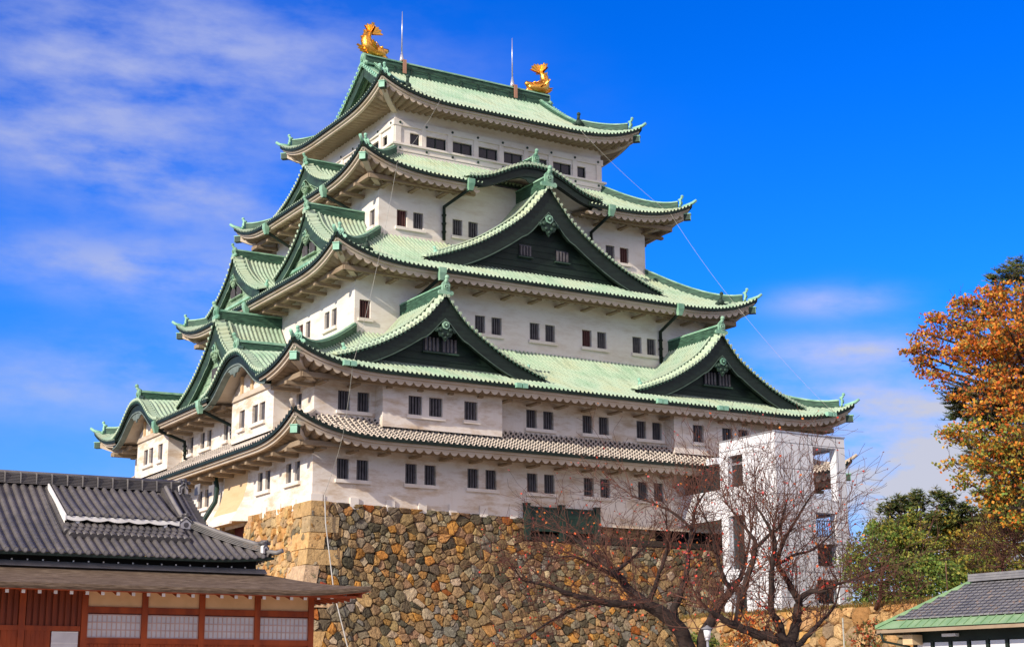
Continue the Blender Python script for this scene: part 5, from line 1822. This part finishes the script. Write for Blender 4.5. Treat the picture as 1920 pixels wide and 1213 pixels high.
# small neighbouring ridge seen behind the corner
RD = thing('passage_roof', 'short tiled passage roof showing behind the corner of the palace hall', 'roof', (-29, -32, -12))
mb = MB(); noshi(mb, [(-31.6, -31.5, -4.15), (-28.6, -31.5, -4.2)], .5, 4)
for i in range(10): mb.tube([(-31.4 + i * .3, -31.85, -4.2), (-31.4 + i * .3, -31.75, -4.2)], .09, 9, 1)
mb.build('ridge', ['kawara', 'kawara_light'], RD)
mb = MB(); mb.poly([(-31.8, -31.6, -4.2), (-28.5, -31.6, -4.2), (-28.2, -33.5, -5.6), (-32.1, -33.5, -5.6)]); mb.poly([(-31.8, -31.4, -4.2), (-28.5, -31.4, -4.2), (-28.2, -29.5, -5.6), (-32.1, -29.5, -5.6)]); mb.build('roof_tiles', ['kawara'], RD)
mb = MB(); mb.box(-31.5, -28.8, -33, -30, -12, -5.2); mb.build('wall', ['plaster'], RD)

# ================================================================== GATE HUT (right foreground)
HUT = thing('gate_hut', 'small black-and-white hut with slate tiled hip roof edged in green copper', 'hut', (-18, -66, -12))
m, nt, b = newmat('slate', .5, .4)
tx = N(nt, 'ShaderNodeTexCoord'); sx = N(nt, 'ShaderNodeSeparateXYZ'); L(nt, tx.outputs['UV'], sx.inputs[0])
f = noise(nt, objvec(nt), 2.2, 5)
f3 = noise(nt, objvec(nt), 9, 3)
c = ramp(nt, f, [(.35, (.07, .069, .074)), (.65, (.125, .12, .122))])
lic = M(nt, 'MULTIPLY', M(nt, 'GREATER_THAN', f3, .60), M(nt, 'GREATER_THAN', f, .5))
L(nt, mixc(nt, M(nt, 'MULTIPLY', lic, .7), c, (.34, .20, .09)), b.inputs['Base Color'])
YH, XH, ZH = -60.8, -20.0, -8.5
def hz(d): return ZH + 1.28 * (d / 2.0)
mb = MB(); LEN = 12.0
# copper border then slate courses standing proud
for j in range(2):
    d0, d1 = (0, .36) if j == 0 else (.36, 2.0)
    dz_ = .0 if j == 0 else .035
    mb.poly([(XH + d0, YH - d0, hz(d0) + dz_), (XH + d0, YH - LEN, hz(d0) + dz_), (XH + d1, YH - LEN, hz(d1) + dz_), (XH + d1, YH - d1, hz(d1) + dz_)], 0)
    mb.poly([(XH + d0, YH - d0, hz(d0) + dz_), (XH + d1, YH - d1, hz(d1) + dz_), (XH + 4 - d1, YH - d1, hz(d1) + dz_), (XH + 4 - d0, YH - d0, hz(d0) + dz_)], 0)
    mb.poly([(XH + 4 - d0, YH - d0, hz(d0)), (XH + 4 - d0, YH - LEN, hz(d0)), (XH + 4 - d1, YH - LEN, hz(d1)), (XH + 4 - d1, YH - d1, hz(d1))], 0)
simple('copper_hut', (.17, .30, .15), (.25, .37, .20), .6, 3)
for i in range(38):
    y = YH - .35 - i * .3
    if i > 1: mb.obox((XH + .01, y, hz(0.01) + .0), (.0, .025, 0), (.35, 0, .224), (0, 0, .03), 0)
hr = mb.build('copper_border', ['copper_hut'], HUT)
mb = MB(); rg_ = random.Random(3)
nr = 12
for r_ in range(nr):
    d0 = .36 + 1.61 * r_ / nr; d1 = d0 + 1.61 / nr + .03
    y = YH - d0 - .12 - (.11 if r_ % 2 else 0)
    while y > YH - LEN:
        h0 = hz(d0) + .075; h1 = hz(d1) + .05
        mb.quad((XH + d0, y, h0), (XH + d0, y - .205, h0), (XH + d1, y - .205, h1), (XH + d1, y, h1), 0)
        mb.quad((XH + d0, y, h0), (XH + d0, y - .205, h0), (XH + d0, y - .205, h0 - .04), (XH + d0, y, h0 - .04), 1)
        mb.quad((XH + d0, y, h0 + .01), (XH + d0, y - .03, h0 + .022), (XH + d1, y - .03, h1 + .022), (XH + d1, y, h1 + .01), 1)
        y -= .22
simple('slate_edge', (.24, .235, .235), (.16, .16, .17), .6, 3)
mb.build('slate_tiles', ['slate', 'slate_edge'], HUT)
mb = MB(); mb.obox((XH + .0, YH + .0, hz(0) + .02), (1.95, -1.95, 1.25), (.16, -.02, 0), (0, 0, .09)); mb.obox((XH + 4, YH, hz(0) + .02), (-1.95, -1.95, 1.25), (.16, .16, 0), (0, 0, .09)); mb.build('hip_cap', ['copper_hut'], HUT)
mb = MB()
for l in range(3): mb.box(XH + 1.8 + .04 * l, XH + 2.2 - .04 * l, YH - LEN, YH - 1.98 + .03 * l, hz(2) + .02 + l * .075, hz(2) + .085 + l * .075)
mb.build('ridge', ['slate_edge'], HUT)
mb = MB(); mb.box(XH, XH + .05, YH - LEN, YH, ZH - .12, ZH - .03, 0); mb.box(XH, XH + 4, YH - .05, YH - .001, ZH - .16, ZH - .03, 0)
mb.quad((XH + .03, YH - LEN, ZH - .12), (XH + .03, YH - .03, ZH - .12), (XH + .9, YH - .9, ZH - .08), (XH + .9, YH - LEN, ZH - .08), 1)
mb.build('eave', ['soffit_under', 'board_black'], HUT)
XW = XH + .8
mb = MB(); mb.quad((XW + .02, YH - .7, -12), (XW + .02, YH - LEN, -12), (XW + .02, YH - LEN, ZH), (XW + .02, YH - .7, ZH)); mb.quad((XW, YH - .7, -12), (XH + 3.2, YH - .7, -12), (XH + 3.2, YH - .7, ZH), (XW, YH - .7, ZH)); mb.build('wall', ['board_black'], HUT)
for i in range(15):
    m_ = MB(); y = YH - .86 - i * .675; m_.box(XW - .02, XW + .01, y - .60, y, -10.2, -8.90); m_.build('plaster_panel', ['white_paint'], HUT)
mb = MB(); mb.box(XW - .05, XW + .02, YH - LEN, YH - .7, -8.88, -8.5)
for i in range(16): y = YH - .78 - i * .675; mb.box(XW - .06, XW + .01, y - .05, y + .05, -12, -8.85)
mb.build('timber_frame', ['board_black'], HUT)
mb = MB(); mb.box(XH + .35, XH + .75, YH - 1.1, YH - .72, -8.95, -8.68); mb.build('beam_end', ['plaster_tan'], HUT)
mb = MB(); mb.box(XW - .22, XW - .06, YH - 2.5, YH - 2.0, -8.76, -8.68); mb.build('strip_light', ['white_paint'], HUT)
mb = MB(); mb.tube([(XH + .03, YH - .2, ZH - .1), (XH + .05, YH - .25, ZH - .35), (XW - .1, YH - .62, ZH - .5), (XW - .1, YH - .66, -12)], .04, 7); mb.build('downpipe', ['board_black'], HUT)

# ================================================================== LAMP, POLE
lp = at(1326, 1180, 50)
LM = thing('park_lamp', 'small park lamp with white shade under a grey cap in front of the boulder wall', 'lamp', (lp.x, lp.y, -12))
mb = MB(); mb.tube([(lp.x, lp.y, -12), (lp.x, lp.y, lp.z - .27)], .04, 8); mb.tube([(lp.x, lp.y, lp.z - .33), (lp.x, lp.y, lp.z - .25)], .08, 10); mb.build('post', ['steel'], LM)
mb = MB(); mb.tube([(lp.x, lp.y, lp.z - .25), (lp.x, lp.y, lp.z + .02)], [.09, .125], 14); mb.build('lamp_shade', ['white_paint'], LM)
mb = MB(); mb.tube([(lp.x, lp.y, lp.z + .02), (lp.x, lp.y, lp.z + .035), (lp.x, lp.y, lp.z + .10), (lp.x, lp.y, lp.z + .14)], [.19, .19, .07, .02], 14); mb.build('cap', ['slate_edge'], LM)
for px_, tp, bt, t, lab in ((1580, 1158, 1213, 82, 'thin grey pole standing against the boulder wall'), (1773, 1055, 1100, 80, 'thin bare stick standing among the shrubs on the terrace')):
    a = at(px_, tp, t); mb = MB(); mb.tube([(a.x, a.y, a.z), (a.x, a.y, -12 if px_ < 1700 else TZ)], .045 if px_ < 1700 else .03, 6)
    tag(mb.build('thin_pole', ['cable_pale' if px_ < 1700 else 'bark_stick']), lab, 'pole')
# ================================================================== TREES AND SHRUBS
simple('bark_cherry', (.050, .032, .026), (.022, .015, .013), .9, 3, bmp=.6, bscale=10)
simple('twig', (.135, .058, .038), (.085, .038, .028), .9, 2)
simple('bark_brown', (.09, .065, .045), (.05, .035, .025), .9, 3, bmp=.5)
attrmat('leaf', .65, .25, 1.5, 0, .3, .28)

def limb_pts(pix, t0, rg, drift):
    """photo polyline -> world polyline that wanders in depth"""
    out = []
    n = len(pix)
    for i, (x, y, r) in enumerate(pix):
        out.append((at(x, y, t0 + drift * (i / max(1, n - 1)) ** 1.2), r))
    return out
def refine(pts, rg, wob, n=4):
    """Catmull-Rom plus wobble"""
    out = []
    P = [p for p, r in pts]
    for i in range(len(pts) - 1):
        p0 = P[max(i - 1, 0)]; p1 = P[i]; p2 = P[i + 1]; p3 = P[min(i + 2, len(P) - 1)]
        for k in range(n):
            t = k / n
            q = 0.5 * ((2 * p1) + (p2 - p0) * t + (2 * p0 - 5 * p1 + 4 * p2 - p3) * t * t + (3 * p1 - p0 - 3 * p2 + p3) * t ** 3)
            r = pts[i][1] + (pts[i + 1][1] - pts[i][1]) * t
            if i + k > 0: q = q + Vector((rg.uniform(-1, 1), rg.uniform(-1, 1), rg.uniform(-1, 1))) * wob * .45 * min(1, r * 6)
            out.append((q, r))
    out.append(pts[-1])
    return out
def grow(mb, tips, p, d, ln, r, lev, rg, up=.25, spread=.75, mi=0):
    n = max(3, int(ln / .28)); pts = [p]; rr = [r]
    d = d.normalized()
    for i in range(n):
        d = (d + Vector((rg.gauss(0, .17), rg.gauss(0, .17), rg.gauss(0, .15) + up * .10))).normalized()
        p = p + d * (ln / n); pts.append(p); rr.append(max(r * (1 - .75 * (i + 1) / n), .007))
    mb.tube(pts, rr, 5 if r > .03 else 3, mi, False)
    tips.append((pts[-1], d))
    if lev <= 0: return
    k = rg.randint(3, 5) if lev > 1 else rg.randint(3, 4)
    for i in range(k):
        j = rg.randint(max(1, n // 4), n)
        a = d.orthogonal().normalized(); a.rotate(Matrix.Rotation(rg.uniform(0, 2 * PI), 3, d))
        nd = (pts[j] - pts[j - 1]).normalized() + a * rg.uniform(.4, 1.0) * spread + Vector((0, 0, up * .6))
        grow(mb, tips, pts[j], nd, ln * rg.uniform(.45, .72), max(rr[j] * .62, .008), lev - 1, rg, up, spread, mi)

def cherry(label, base, t0, limbs, seed, leafspots):
    rg = random.Random(seed)
    b = at(base[0], base[1], t0)
    root = thing('cherry_tree', label, 'tree', (b.x, b.y, -12), 'bare cherry trees below the stone base')
    tr = MB(); tw = MB(); tips = []
    for li, (pix, drift) in enumerate(limbs):
        sc = t0 / 2898.0
        pts = refine(limb_pts([(x, y, w_ * sc * .34) for x, y, w_ in pix], t0, rg, drift), rg, .10)
        tr.tube([p for p, r in pts], [r for p, r in pts], 9, 0, True)
        for i in range(3, len(pts)):
            p, r = pts[i]
            f = i / len(pts)
            if r > .26: continue
            dd = (pts[i][0] - pts[i - 1][0]).normalized()
            if rg.random() > .68: continue
            for _ in range(2 if rg.random() < .45 else 1):
                a = Vector((rg.uniform(-1, 1), rg.uniform(-1, 1), rg.uniform(-.3, 1)))
                nd = dd * .8 + a * .9 + Vector((0, 0, .05))
                grow(tw, tips, p, nd, rg.uniform(1.0, 2.4) * (.75 + .4 * f), min(r * .4, .030), 2, rg, .12, 1.0)
        p, r = pts[-1]
        for _ in range(2):
            grow(tw, tips, p, (pts[-1][0] - pts[-2][0]).normalized() + Vector((rg.uniform(-.5, .5), rg.uniform(-.5, .5), rg.uniform(-.2, .6))), rg.uniform(1.4, 2.4), r * .8, 2, rg, .15, .9)
    tr.build('trunk', ['bark_cherry'], root)
    tw.build('branches', ['twig'], root)
    lf = MB()
    cols = [(.55, .06, .03), (.62, .10, .03), (.45, .04, .03), (.60, .18, .04), (.50, .10, .10)]
    for p, d in tips:
        if rg.random() < .14:
            leaf(lf, p, rg.uniform(.07, .13), rg, rg.choice(cols))
    for (x, y, r, n) in leafspots:
        c = at(x, y, t0 - .3)
        for _ in range(n):
            q = c + Vector((rg.gauss(0, r), rg.gauss(0, r), rg.gauss(0, r)))
            leaf(lf, q, rg.uniform(.08, .15), rg, rg.choice(cols if y < 1140 else [(.62, .16, .03), (.55, .10, .03), (.60, .24, .05)]), True)
    lf.build('leaves', ['leaf'], root)
    return root
def leaf(mb, c, s, rg, col, hang=False):
    a = Vector((rg.gauss(0, 1), rg.gauss(0, 1), rg.gauss(0, 1) - (1.5 if hang else 0))).normalized()
    b = a.orthogonal().normalized(); b.rotate(Matrix.Rotation(rg.uniform(0, 2 * PI), 3, a))
    k = rg.uniform(.95, 1.5)
    col = tuple(min(x * k, .8) for x in col)
    w_ = s * .42
    mb.poly([c - a * s * .5, c + b * w_ * .9 - a * .05 * s, c + a * s * .5, c - b * w_ * .9 - a * .05 * s], 0, col)

T1 = [([(1296, 1240, 46), (1284, 1200, 42), (1266, 1168, 40), (1236, 1146, 36), (1211, 1132, 30), (1175, 1131, 22), (1132, 1129, 18), (1069, 1114, 13), (1024, 1096, 9), (985, 1090, 5)], -2.5),
      ([(1236, 1146, 34), (1211, 1130, 28), (1185, 1108, 24), (1159, 1080, 20), (1132, 1054, 14), (1087, 1018, 7), (1060, 1000, 4)], 1.2),
      ([(1165, 1086, 15), (1135, 1070, 12), (1110, 1057, 9), (1076, 1043, 6), (1045, 1045, 4)], -2.0),
      ([(1150, 1072, 13), (1172, 1058, 10), (1192, 1040, 7), (1215, 1020, 4)], 2.0),
      ([(1216, 1134, 15), (1230, 1091, 12), (1243, 1055, 10), (1252, 1022, 7), (1250, 985, 4)], -1.5),
      ([(1262, 1160, 26), (1268, 1129, 20), (1286, 1087, 17), (1291, 1035, 14), (1297, 990, 10), (1306, 949, 7), (1335, 905, 4)], 1.5),
      ([(1318, 1245, 34), (1318, 1195, 30), (1335, 1158, 28), (1352, 1130, 24), (1376, 1098, 20), (1391, 1076, 13), (1402, 1030, 8), (1410, 985, 5)], 2.2),
      ([(1372, 1104, 16), (1358, 1085, 13), (1346, 1052, 10), (1338, 1010, 7), (1320, 965, 5)], -1.4),
      ([(1297, 992, 10), (1268, 965, 8), (1230, 945, 6), (1185, 930, 4)], 1.0),
      ([(1120, 1128, 10), (1080, 1140, 8), (1030, 1165, 6), (985, 1195, 4)], -1.5)]
T2 = [([(1484, 1245, 40), (1478, 1212, 38), (1462, 1198, 32), (1425, 1189, 26), (1380, 1174, 22), (1350, 1157, 15), (1325, 1140, 8)], -1.5),
      ([(1478, 1212, 34), (1488, 1180, 28), (1496, 1150, 24), (1496, 1125, 20), (1482, 1098, 17), (1470, 1078, 14), (1458, 1055, 12), (1472, 1010, 9), (1500, 962, 7), (1520, 930, 4)], 1.5),
      ([(1470, 1200, 24), (1458, 1165, 20), (1446, 1140, 18), (1448, 1065, 14), (1453, 1020, 11), (1440, 985, 8), (1415, 945, 5)], -1.0),
      ([(1496, 1127, 17), (1515, 1110, 15), (1545, 1108, 12), (1570, 1095, 8), (1610, 1085, 4)], -1.0),
      ([(1490, 1215, 20), (1505, 1200, 16), (1530, 1174, 12), (1555, 1148, 9), (1567, 1130, 6), (1575, 1095, 4)], 1.0),
      ([(1380, 1172, 22), (1386, 1140, 20), (1402, 1080, 17), (1417, 1022, 13), (1398, 990, 8), (1375, 960, 5)], .8),
      ([(1415, 1030, 10), (1445, 1000, 8), (1462, 985, 6), (1475, 940, 4)], -1.2),
      ([(1458, 1058, 10), (1490, 1040, 8), (1525, 1030, 6), (1560, 1000, 4)], 1.0)]
cherry('bare old cherry tree with a long left limb and few red leaves below the castle', (1290, 1213), 60, T1, 5,
       [(1292, 1042, .28, 46), (1300, 1030, .35, 20), (1165, 1075, .3, 8), (1210, 1170, .5, 26), (1190, 1185, .6, 20), (1310, 1130, .4, 14), (975, 1060, .3, 10), (1230, 960, .4, 8), (1000, 1035, .5, 8)])
cherry('bare cherry tree with orange leaves on its low limb before the white lift tower', (1480, 1213), 57, T2, 8,
       [(1420, 1170, .35, 110), (1400, 1165, .25, 50), (1440, 1190, .3, 90), (1462, 1060, .35, 30), (1475, 1050, .3, 22), (1550, 1100, .25, 14), (1430, 1045, .3, 14), (1340, 1065, .4, 8), (1385, 1200, .4, 40), (1540, 1000, .3, 10)])

def spray(mb, c, r, flat, n, size, rg, cols, up=0.0):
    for _ in range(n):
        a = rg.uniform(0, 2 * PI); q = r * math.sqrt(rg.random())
        p = c + Vector((math.cos(a) * q, math.sin(a) * q, rg.gauss(0, flat) - .12 * q))
        leaf(mb, p, size * rg.uniform(.7, 1.3), rg, rg.choice(cols))
def needles(mb, c, n, ln, rg, cols):
    for _ in range(n):
        d = Vector((rg.gauss(0, .75), rg.gauss(0, .75), abs(rg.gauss(0, .75)) + .15)).normalized()
        s = d.orthogonal().normalized() * .036
        k = rg.uniform(.7, 1.3); col = tuple(x * k for x in rg.choice(cols))
        l = ln * rg.uniform(.7, 1.2)
        mb.poly([c - s, c + s, c + d * l + s * .4, c + d * l - s * .4], 0, col)
def crown_tree(name, label, cat, base, trunk_r, clumps, seed, mode, cols, group=None, leafn=34, size=.19, twigs=0, ground=None, spr=.62, dens=1.0):
    """clumps: (px, py, radius_px, t)"""
    rg = random.Random(seed)
    z0 = TZ if ground is None else ground
    root = thing(name, label, cat, (base.x, base.y, z0), group)
    tb = MB(); cr = MB()
    C = [(at(x, y, t), r * t / 2898.0) for x, y, r, t in clumps]
    top = max(c.z for c, r in C); mid = sum((c for c, r in C), Vector()) / len(C)
    hw_ = .12 if trunk_r > .25 else .6
    hub = Vector((base.x * (1 - hw_) + mid.x * hw_, base.y * (1 - hw_) + mid.y * hw_, z0 + (min(c.z for c, r in C) - z0) * .75 + .3))
    hw_ = .35 if trunk_r > .25 else 1
    apex = Vector((base.x * (1 - hw_) + mid.x * hw_, base.y * (1 - hw_) + mid.y * hw_, z0 + (top - z0) * .8))
    tb.tube([Vector((base.x, base.y, z0 - .2)), (Vector((base.x, base.y, z0)) + hub) / 2 + Vector((.1, -.1, 0)), hub, (hub + apex) / 2 + Vector((.15, .1, 0)), apex], [trunk_r * 1.2, trunk_r, trunk_r * .75, trunk_r * .5, trunk_r * .2], 8)
    tips = []
    for c, r in C:
        s_ = hub.lerp(apex, min(1, max(0, (c.z - hub.z) / max(apex.z - hub.z, .1) - .25)))
        m_ = (s_ + c) / 2 + Vector((rg.uniform(-.3, .3), rg.uniform(-.3, .3), -.1 * (c - s_).length))
        tb.tube([s_, m_, c], [trunk_r * .4, trunk_r * .25, trunk_r * .12], 6)
        vol = r ** 2.3
        r = r * 1.12
        ns = max(6, int(vol * 24 * dens))
        for _ in range(ns):
            d = Vector((rg.gauss(0, 1), rg.gauss(0, 1), rg.gauss(0, 1))).normalized()
            q = c + Vector((d.x, d.y, d.z * .75)) * r * (rg.random() ** .45)
            if rg.random() < .35: tb.tube([c, (c + q) / 2 + Vector((0, 0, -.08)), q], [.035, .025, .012], 3, 0, False)
            if mode == 'needle': 
                for _k in range(5): needles(cr, q + Vector((rg.gauss(0, .2), rg.gauss(0, .2), rg.gauss(0, .12))), leafn // 5, size, rg, cols)
            elif mode == 'twig': pass
            else: spray(cr, q, spr * rg.uniform(.6, 1.2), .10, leafn, size, rg, cols)
        for _ in range(int(twigs * r)):
            d = Vector((rg.gauss(0, 1), rg.gauss(0, 1), rg.gauss(.3, 1))).normalized()
            grow(tb, tips, c + d * r * .3, d, r * rg.uniform(.7, 1.15), .022, 1, rg, .3, .8)
    tb.build('trunk', ['bark_brown' if mode != 'twig' else 'twig'], root)
    if cr.f: cr.build('crown', ['leaf'], root)
    return root
ORANGE = [(.62, .20, .02), (.54, .14, .015), (.64, .26, .03), (.48, .10, .02), (.54, .30, .04), (.36, .09, .02), (.42, .14, .03), (.30, .18, .04), (.20, .18, .04), (.12, .13, .03)]
YELLOW = [(.55, .34, .04), (.46, .30, .05), (.36, .26, .04), (.50, .22, .03), (.20, .19, .04)]
OLIVE = [(.27, .26, .04), (.36, .31, .05), (.18, .20, .035), (.42, .32, .05), (.13, .16, .03)]
GREEN = [(.10, .17, .03), (.14, .22, .04), (.07, .12, .025), (.21, .25, .045), (.27, .26, .05)]
PINE = [(.08, .13, .04), (.12, .17, .045), (.06, .10, .03), (.18, .19, .05), (.24, .20, .05)]
TM = 84
b = at(2020, 1080, TM)
crown_tree('maple_tree', 'tall autumn maple with orange crown at the right edge', 'tree', b, .35,
           [(1780, 612, 42, TM), (1742, 655, 34, TM - 1), (1828, 588, 44, TM + 1), (1878, 590, 50, TM), (1918, 560, 40, TM - 2), (1792, 672, 40, TM - 1), (1850, 640, 52, TM - 2), (1905, 660, 52, TM - 1), (1726, 682, 18, TM), (1880, 705, 40, TM - 2), (1770, 715, 24, TM - 1), (1960, 620, 60, TM), (1955, 720, 55, TM), (1823, 690, 26, TM - 2), (1735, 625, 14, TM), (1712, 660, 12, TM), (1758, 590, 14, TM), (1800, 565, 18, TM), (1745, 700, 14, TM), (1850, 545, 20, TM), (1905, 770, 24, TM - 3), (1880, 545, 30, TM), (1815, 640, 40, TM), (1860, 665, 40, TM + 1), (1895, 625, 44, TM - 3), (1808, 735, 22, TM - 2), (1850, 725, 30, TM - 3), (1895, 750, 34, TM - 3), (1835, 765, 20, TM - 3)],
           21, 'leaf', ORANGE, 'trees along the terrace at the right', 28, .19, 4.0, dens=.62)
b = at(2000, 1090, TM + 4)
crown_tree('pine_tree', 'dark green pine rising behind the orange maple', 'tree', b, .4,
           [(1900, 525, 34, TM + 4), (1862, 524, 12, TM + 4), (1830, 568, 10, TM + 3), (1905, 500, 22, TM + 5), (1812, 738, 34, TM + 3), (1868, 745, 50, TM + 3), (1784, 748, 18, TM + 3), (1915, 730, 50, TM + 4), (1845, 780, 34, TM + 3), (1900, 790, 40, TM + 4), (1870, 690, 30, TM + 4), (1905, 860, 46, TM + 5), (1880, 930, 46, TM + 5), (1915, 960, 50, TM + 5), (1840, 870, 30, TM + 5), (1800, 780, 24, TM + 5)],
           22, 'needle', PINE, 'trees along the terrace at the right', 60, .32, 0, dens=1.25)
b = at(1975, 1095, TM - 4)
crown_tree('broadleaf_tree', 'yellow and olive leaved tree with bare side twigs under the orange maple', 'tree', b, .28,
           [(1800, 808, 34, TM - 4), (1846, 826, 46, TM - 5), (1900, 838, 48, TM - 4), (1786, 866, 24, TM - 4), (1856, 886, 40, TM - 5), (1812, 905, 20, TM - 4), (1905, 905, 44, TM - 4), (1775, 812, 12, TM - 4), (1880, 940, 24, TM - 4), (1940, 860, 50, TM - 4), (1830, 850, 26, TM - 6), (1870, 850, 40, TM - 3), (1905, 955, 40, TM - 4), (1850, 930, 26, TM - 4), (1920, 800, 40, TM - 4)],
           23, 'leaf', YELLOW + OLIVE[:3] + ORANGE[:4] + GREEN[:2], 'trees along the terrace at the right', 26, .18, 6.0, dens=.72)
T0 = 92
def pine_small(px_, py_, label, seed, extra):
    b = at(px_, 1100, T0)
    crown_tree('pine_tree', label, 'tree', b, .2, extra, seed, 'needle', PINE, 'pines and shrubs on the terrace', 60, .30, 0, dens=1.3)
pine_small(1705, 990, 'left one of two small pines rising above the terrace shrubs', 31,
           [(1682, 950, 20, T0), (1712, 942, 20, T0 + 1), (1730, 950, 16, T0), (1662, 952, 10, T0), (1700, 972, 34, T0), (1735, 985, 26, T0 - 1), (1672, 985, 20, T0), (1690, 935, 8, T0), (1722, 930, 8, T0)])
pine_small(1780, 990, 'right one of two small pines, with yellowing needles, above the terrace shrubs', 32,
           [(1768, 945, 20, T0), (1758, 928, 9, T0), (1792, 950, 18, T0 + 1), (1812, 958, 14, T0), (1780, 975, 30, T0), (1815, 985, 20, T0), (1776, 932, 8, T0), (1860, 962, 18, T0 + 2), (1835, 970, 14, T0 + 1)])
SH = [('green glossy shrub beside the white lift tower', (1625, 1060), [(1615, 1045, 30), (1640, 1020, 30), (1610, 1090, 26), (1650, 1075, 36), (1598, 1065, 14), (1620, 1118, 22), (1655, 1115, 24)], GREEN, 4, .85),
      ('yellow-green shrub under the left small pine', (1700, 1060), [(1690, 1010, 32), (1725, 1020, 38), (1660, 1000, 22), (1700, 1050, 40), (1640, 990, 16), (1705, 985, 26), (1735, 1050, 34), (1680, 1040, 30)], OLIVE + GREEN, 6, .8),
      ('golden leaved shrub under the right small pine', (1790, 1050), [(1760, 1010, 30), (1800, 1000, 34), (1835, 1010, 28), (1790, 1040, 36), (1770, 980, 22), (1850, 985, 26), (1880, 1000, 30), (1910, 985, 34), (1830, 1045, 34)], YELLOW + OLIVE, 4, .8),
      ('dense green shrub in the middle of the terrace row', (1730, 1090), [(1700, 1085, 32), (1740, 1075, 36), (1770, 1085, 30), (1680, 1110, 22), (1730, 1105, 32), (1690, 1128, 22), (1720, 1125, 22), (1655, 1128, 18)], GREEN, 3, .8),
      ('olive shrub directly behind the slate roof of the hut', (1830, 1080), [(1810, 1070, 32), (1845, 1065, 34), (1880, 1080, 30), (1800, 1100, 26), (1905, 1090, 30), (1910, 1040, 34), (1870, 1040, 30), (1780, 1090, 24), (1850, 1095, 26)], OLIVE + GREEN, 6, .75)]
for i, (lab, bs, cl_, cols, tw_, dn) in enumerate(SH):
    tt = 86 + (i % 3) * 3
    b = at(bs[0], 1120, tt)
    crown_tree('shrub', lab, 'shrub', b, .10, [(x, y - 6, r * 1.22, tt + (j % 2) * 1.5) for j, (x, y, r) in enumerate(cl_)], 40 + i, 'leaf', cols, 'pines and shrubs on the terrace', 26, .17, tw_, spr=.5, dens=dn * 1.35)
b = at(1880, 1110, 84)
crown_tree('bare_shrub', 'leafless reddish-brown twiggy bush at the right edge', 'shrub', b, .12,
           [(1860, 1010, 40, 84), (1900, 1020, 46, 84), (1830, 1030, 30, 85), (1880, 1060, 36, 84), (1925, 990, 40, 85)], 51, 'twig', OLIVE, 'pines and shrubs on the terrace', 10, .15, 34)
b = at(1640, 1110, 84)
crown_tree('bare_shrub', 'leafless brown bush in front of the green shrubs by the tower', 'shrub', b, .10,
           [(1640, 1090, 34, 82), (1680, 1095, 34, 82), (1610, 1100, 24, 82), (1720, 1110, 30, 82), (1630, 1040, 26, 84)], 52, 'twig', OLIVE, 'pines and shrubs on the terrace', 10, .15, 26)
# low green plants at the foot of the wall by the lamp, orange ones beside the hut
b = at(1320, 1200, 70)
crown_tree('shrub', 'small green bush growing behind the park lamp', 'shrub', b, .05, [(1300, 1195, 14, 70), (1340, 1200, 16, 70), (1320, 1215, 20, 70)], 61, 'leaf', GREEN, None, 26, .14, 2, ground=-12, spr=.35, dens=1.6)
b = at(1635, 1190, 72)
crown_tree('shrub', 'small red-leaved bush beside the copper eave corner of the hut', 'shrub', b, .05, [(1620, 1185, 16, 72), (1640, 1170, 12, 72), (1615, 1205, 20, 72), (1640, 1205, 16, 72)], 62, 'leaf', [(.55, .10, .04), (.45, .14, .04), (.20, .16, .04), (.14, .14, .04)], None, 20, .14, 5, ground=-12, spr=.35, dens=1.0)
b = at(1385, 1200, 68)
crown_tree('shrub', 'orange-brown autumn bush below the low limb of the cherry tree', 'shrub', b, .05, [(1370, 1200, 20, 68), (1410, 1205, 18, 68), (1390, 1190, 12, 68)], 63, 'leaf', [(.5, .22, .05), (.45, .14, .04), (.35, .2, .06)], None, 18, .13, 6, ground=-12, spr=.35, dens=.7)
g = MB(); g.quad((-3000,-3000,-12),(3000,-3000,-12),(3000,3000,-12),(-3000,3000,-12))
simple('gravel', (0.27, 0.235, 0.18), (0.20, 0.17, 0.13), 0.95, 0.5)
o = g.build('ground', ['gravel']); struct(o)

simple('bounce_gravel', (0.62, 0.54, 0.42), (0.52, 0.45, 0.35), 0.95, 2.0)  # pale patch added out of view to bounce light under the palace eaves
g = MB(); g.quad((-62, -75, -11.99), (-22, -75, -11.99), (-22, -42, -11.99), (-62, -42, -11.99))
struct(g.build('bounce_yard', ['bounce_gravel']))
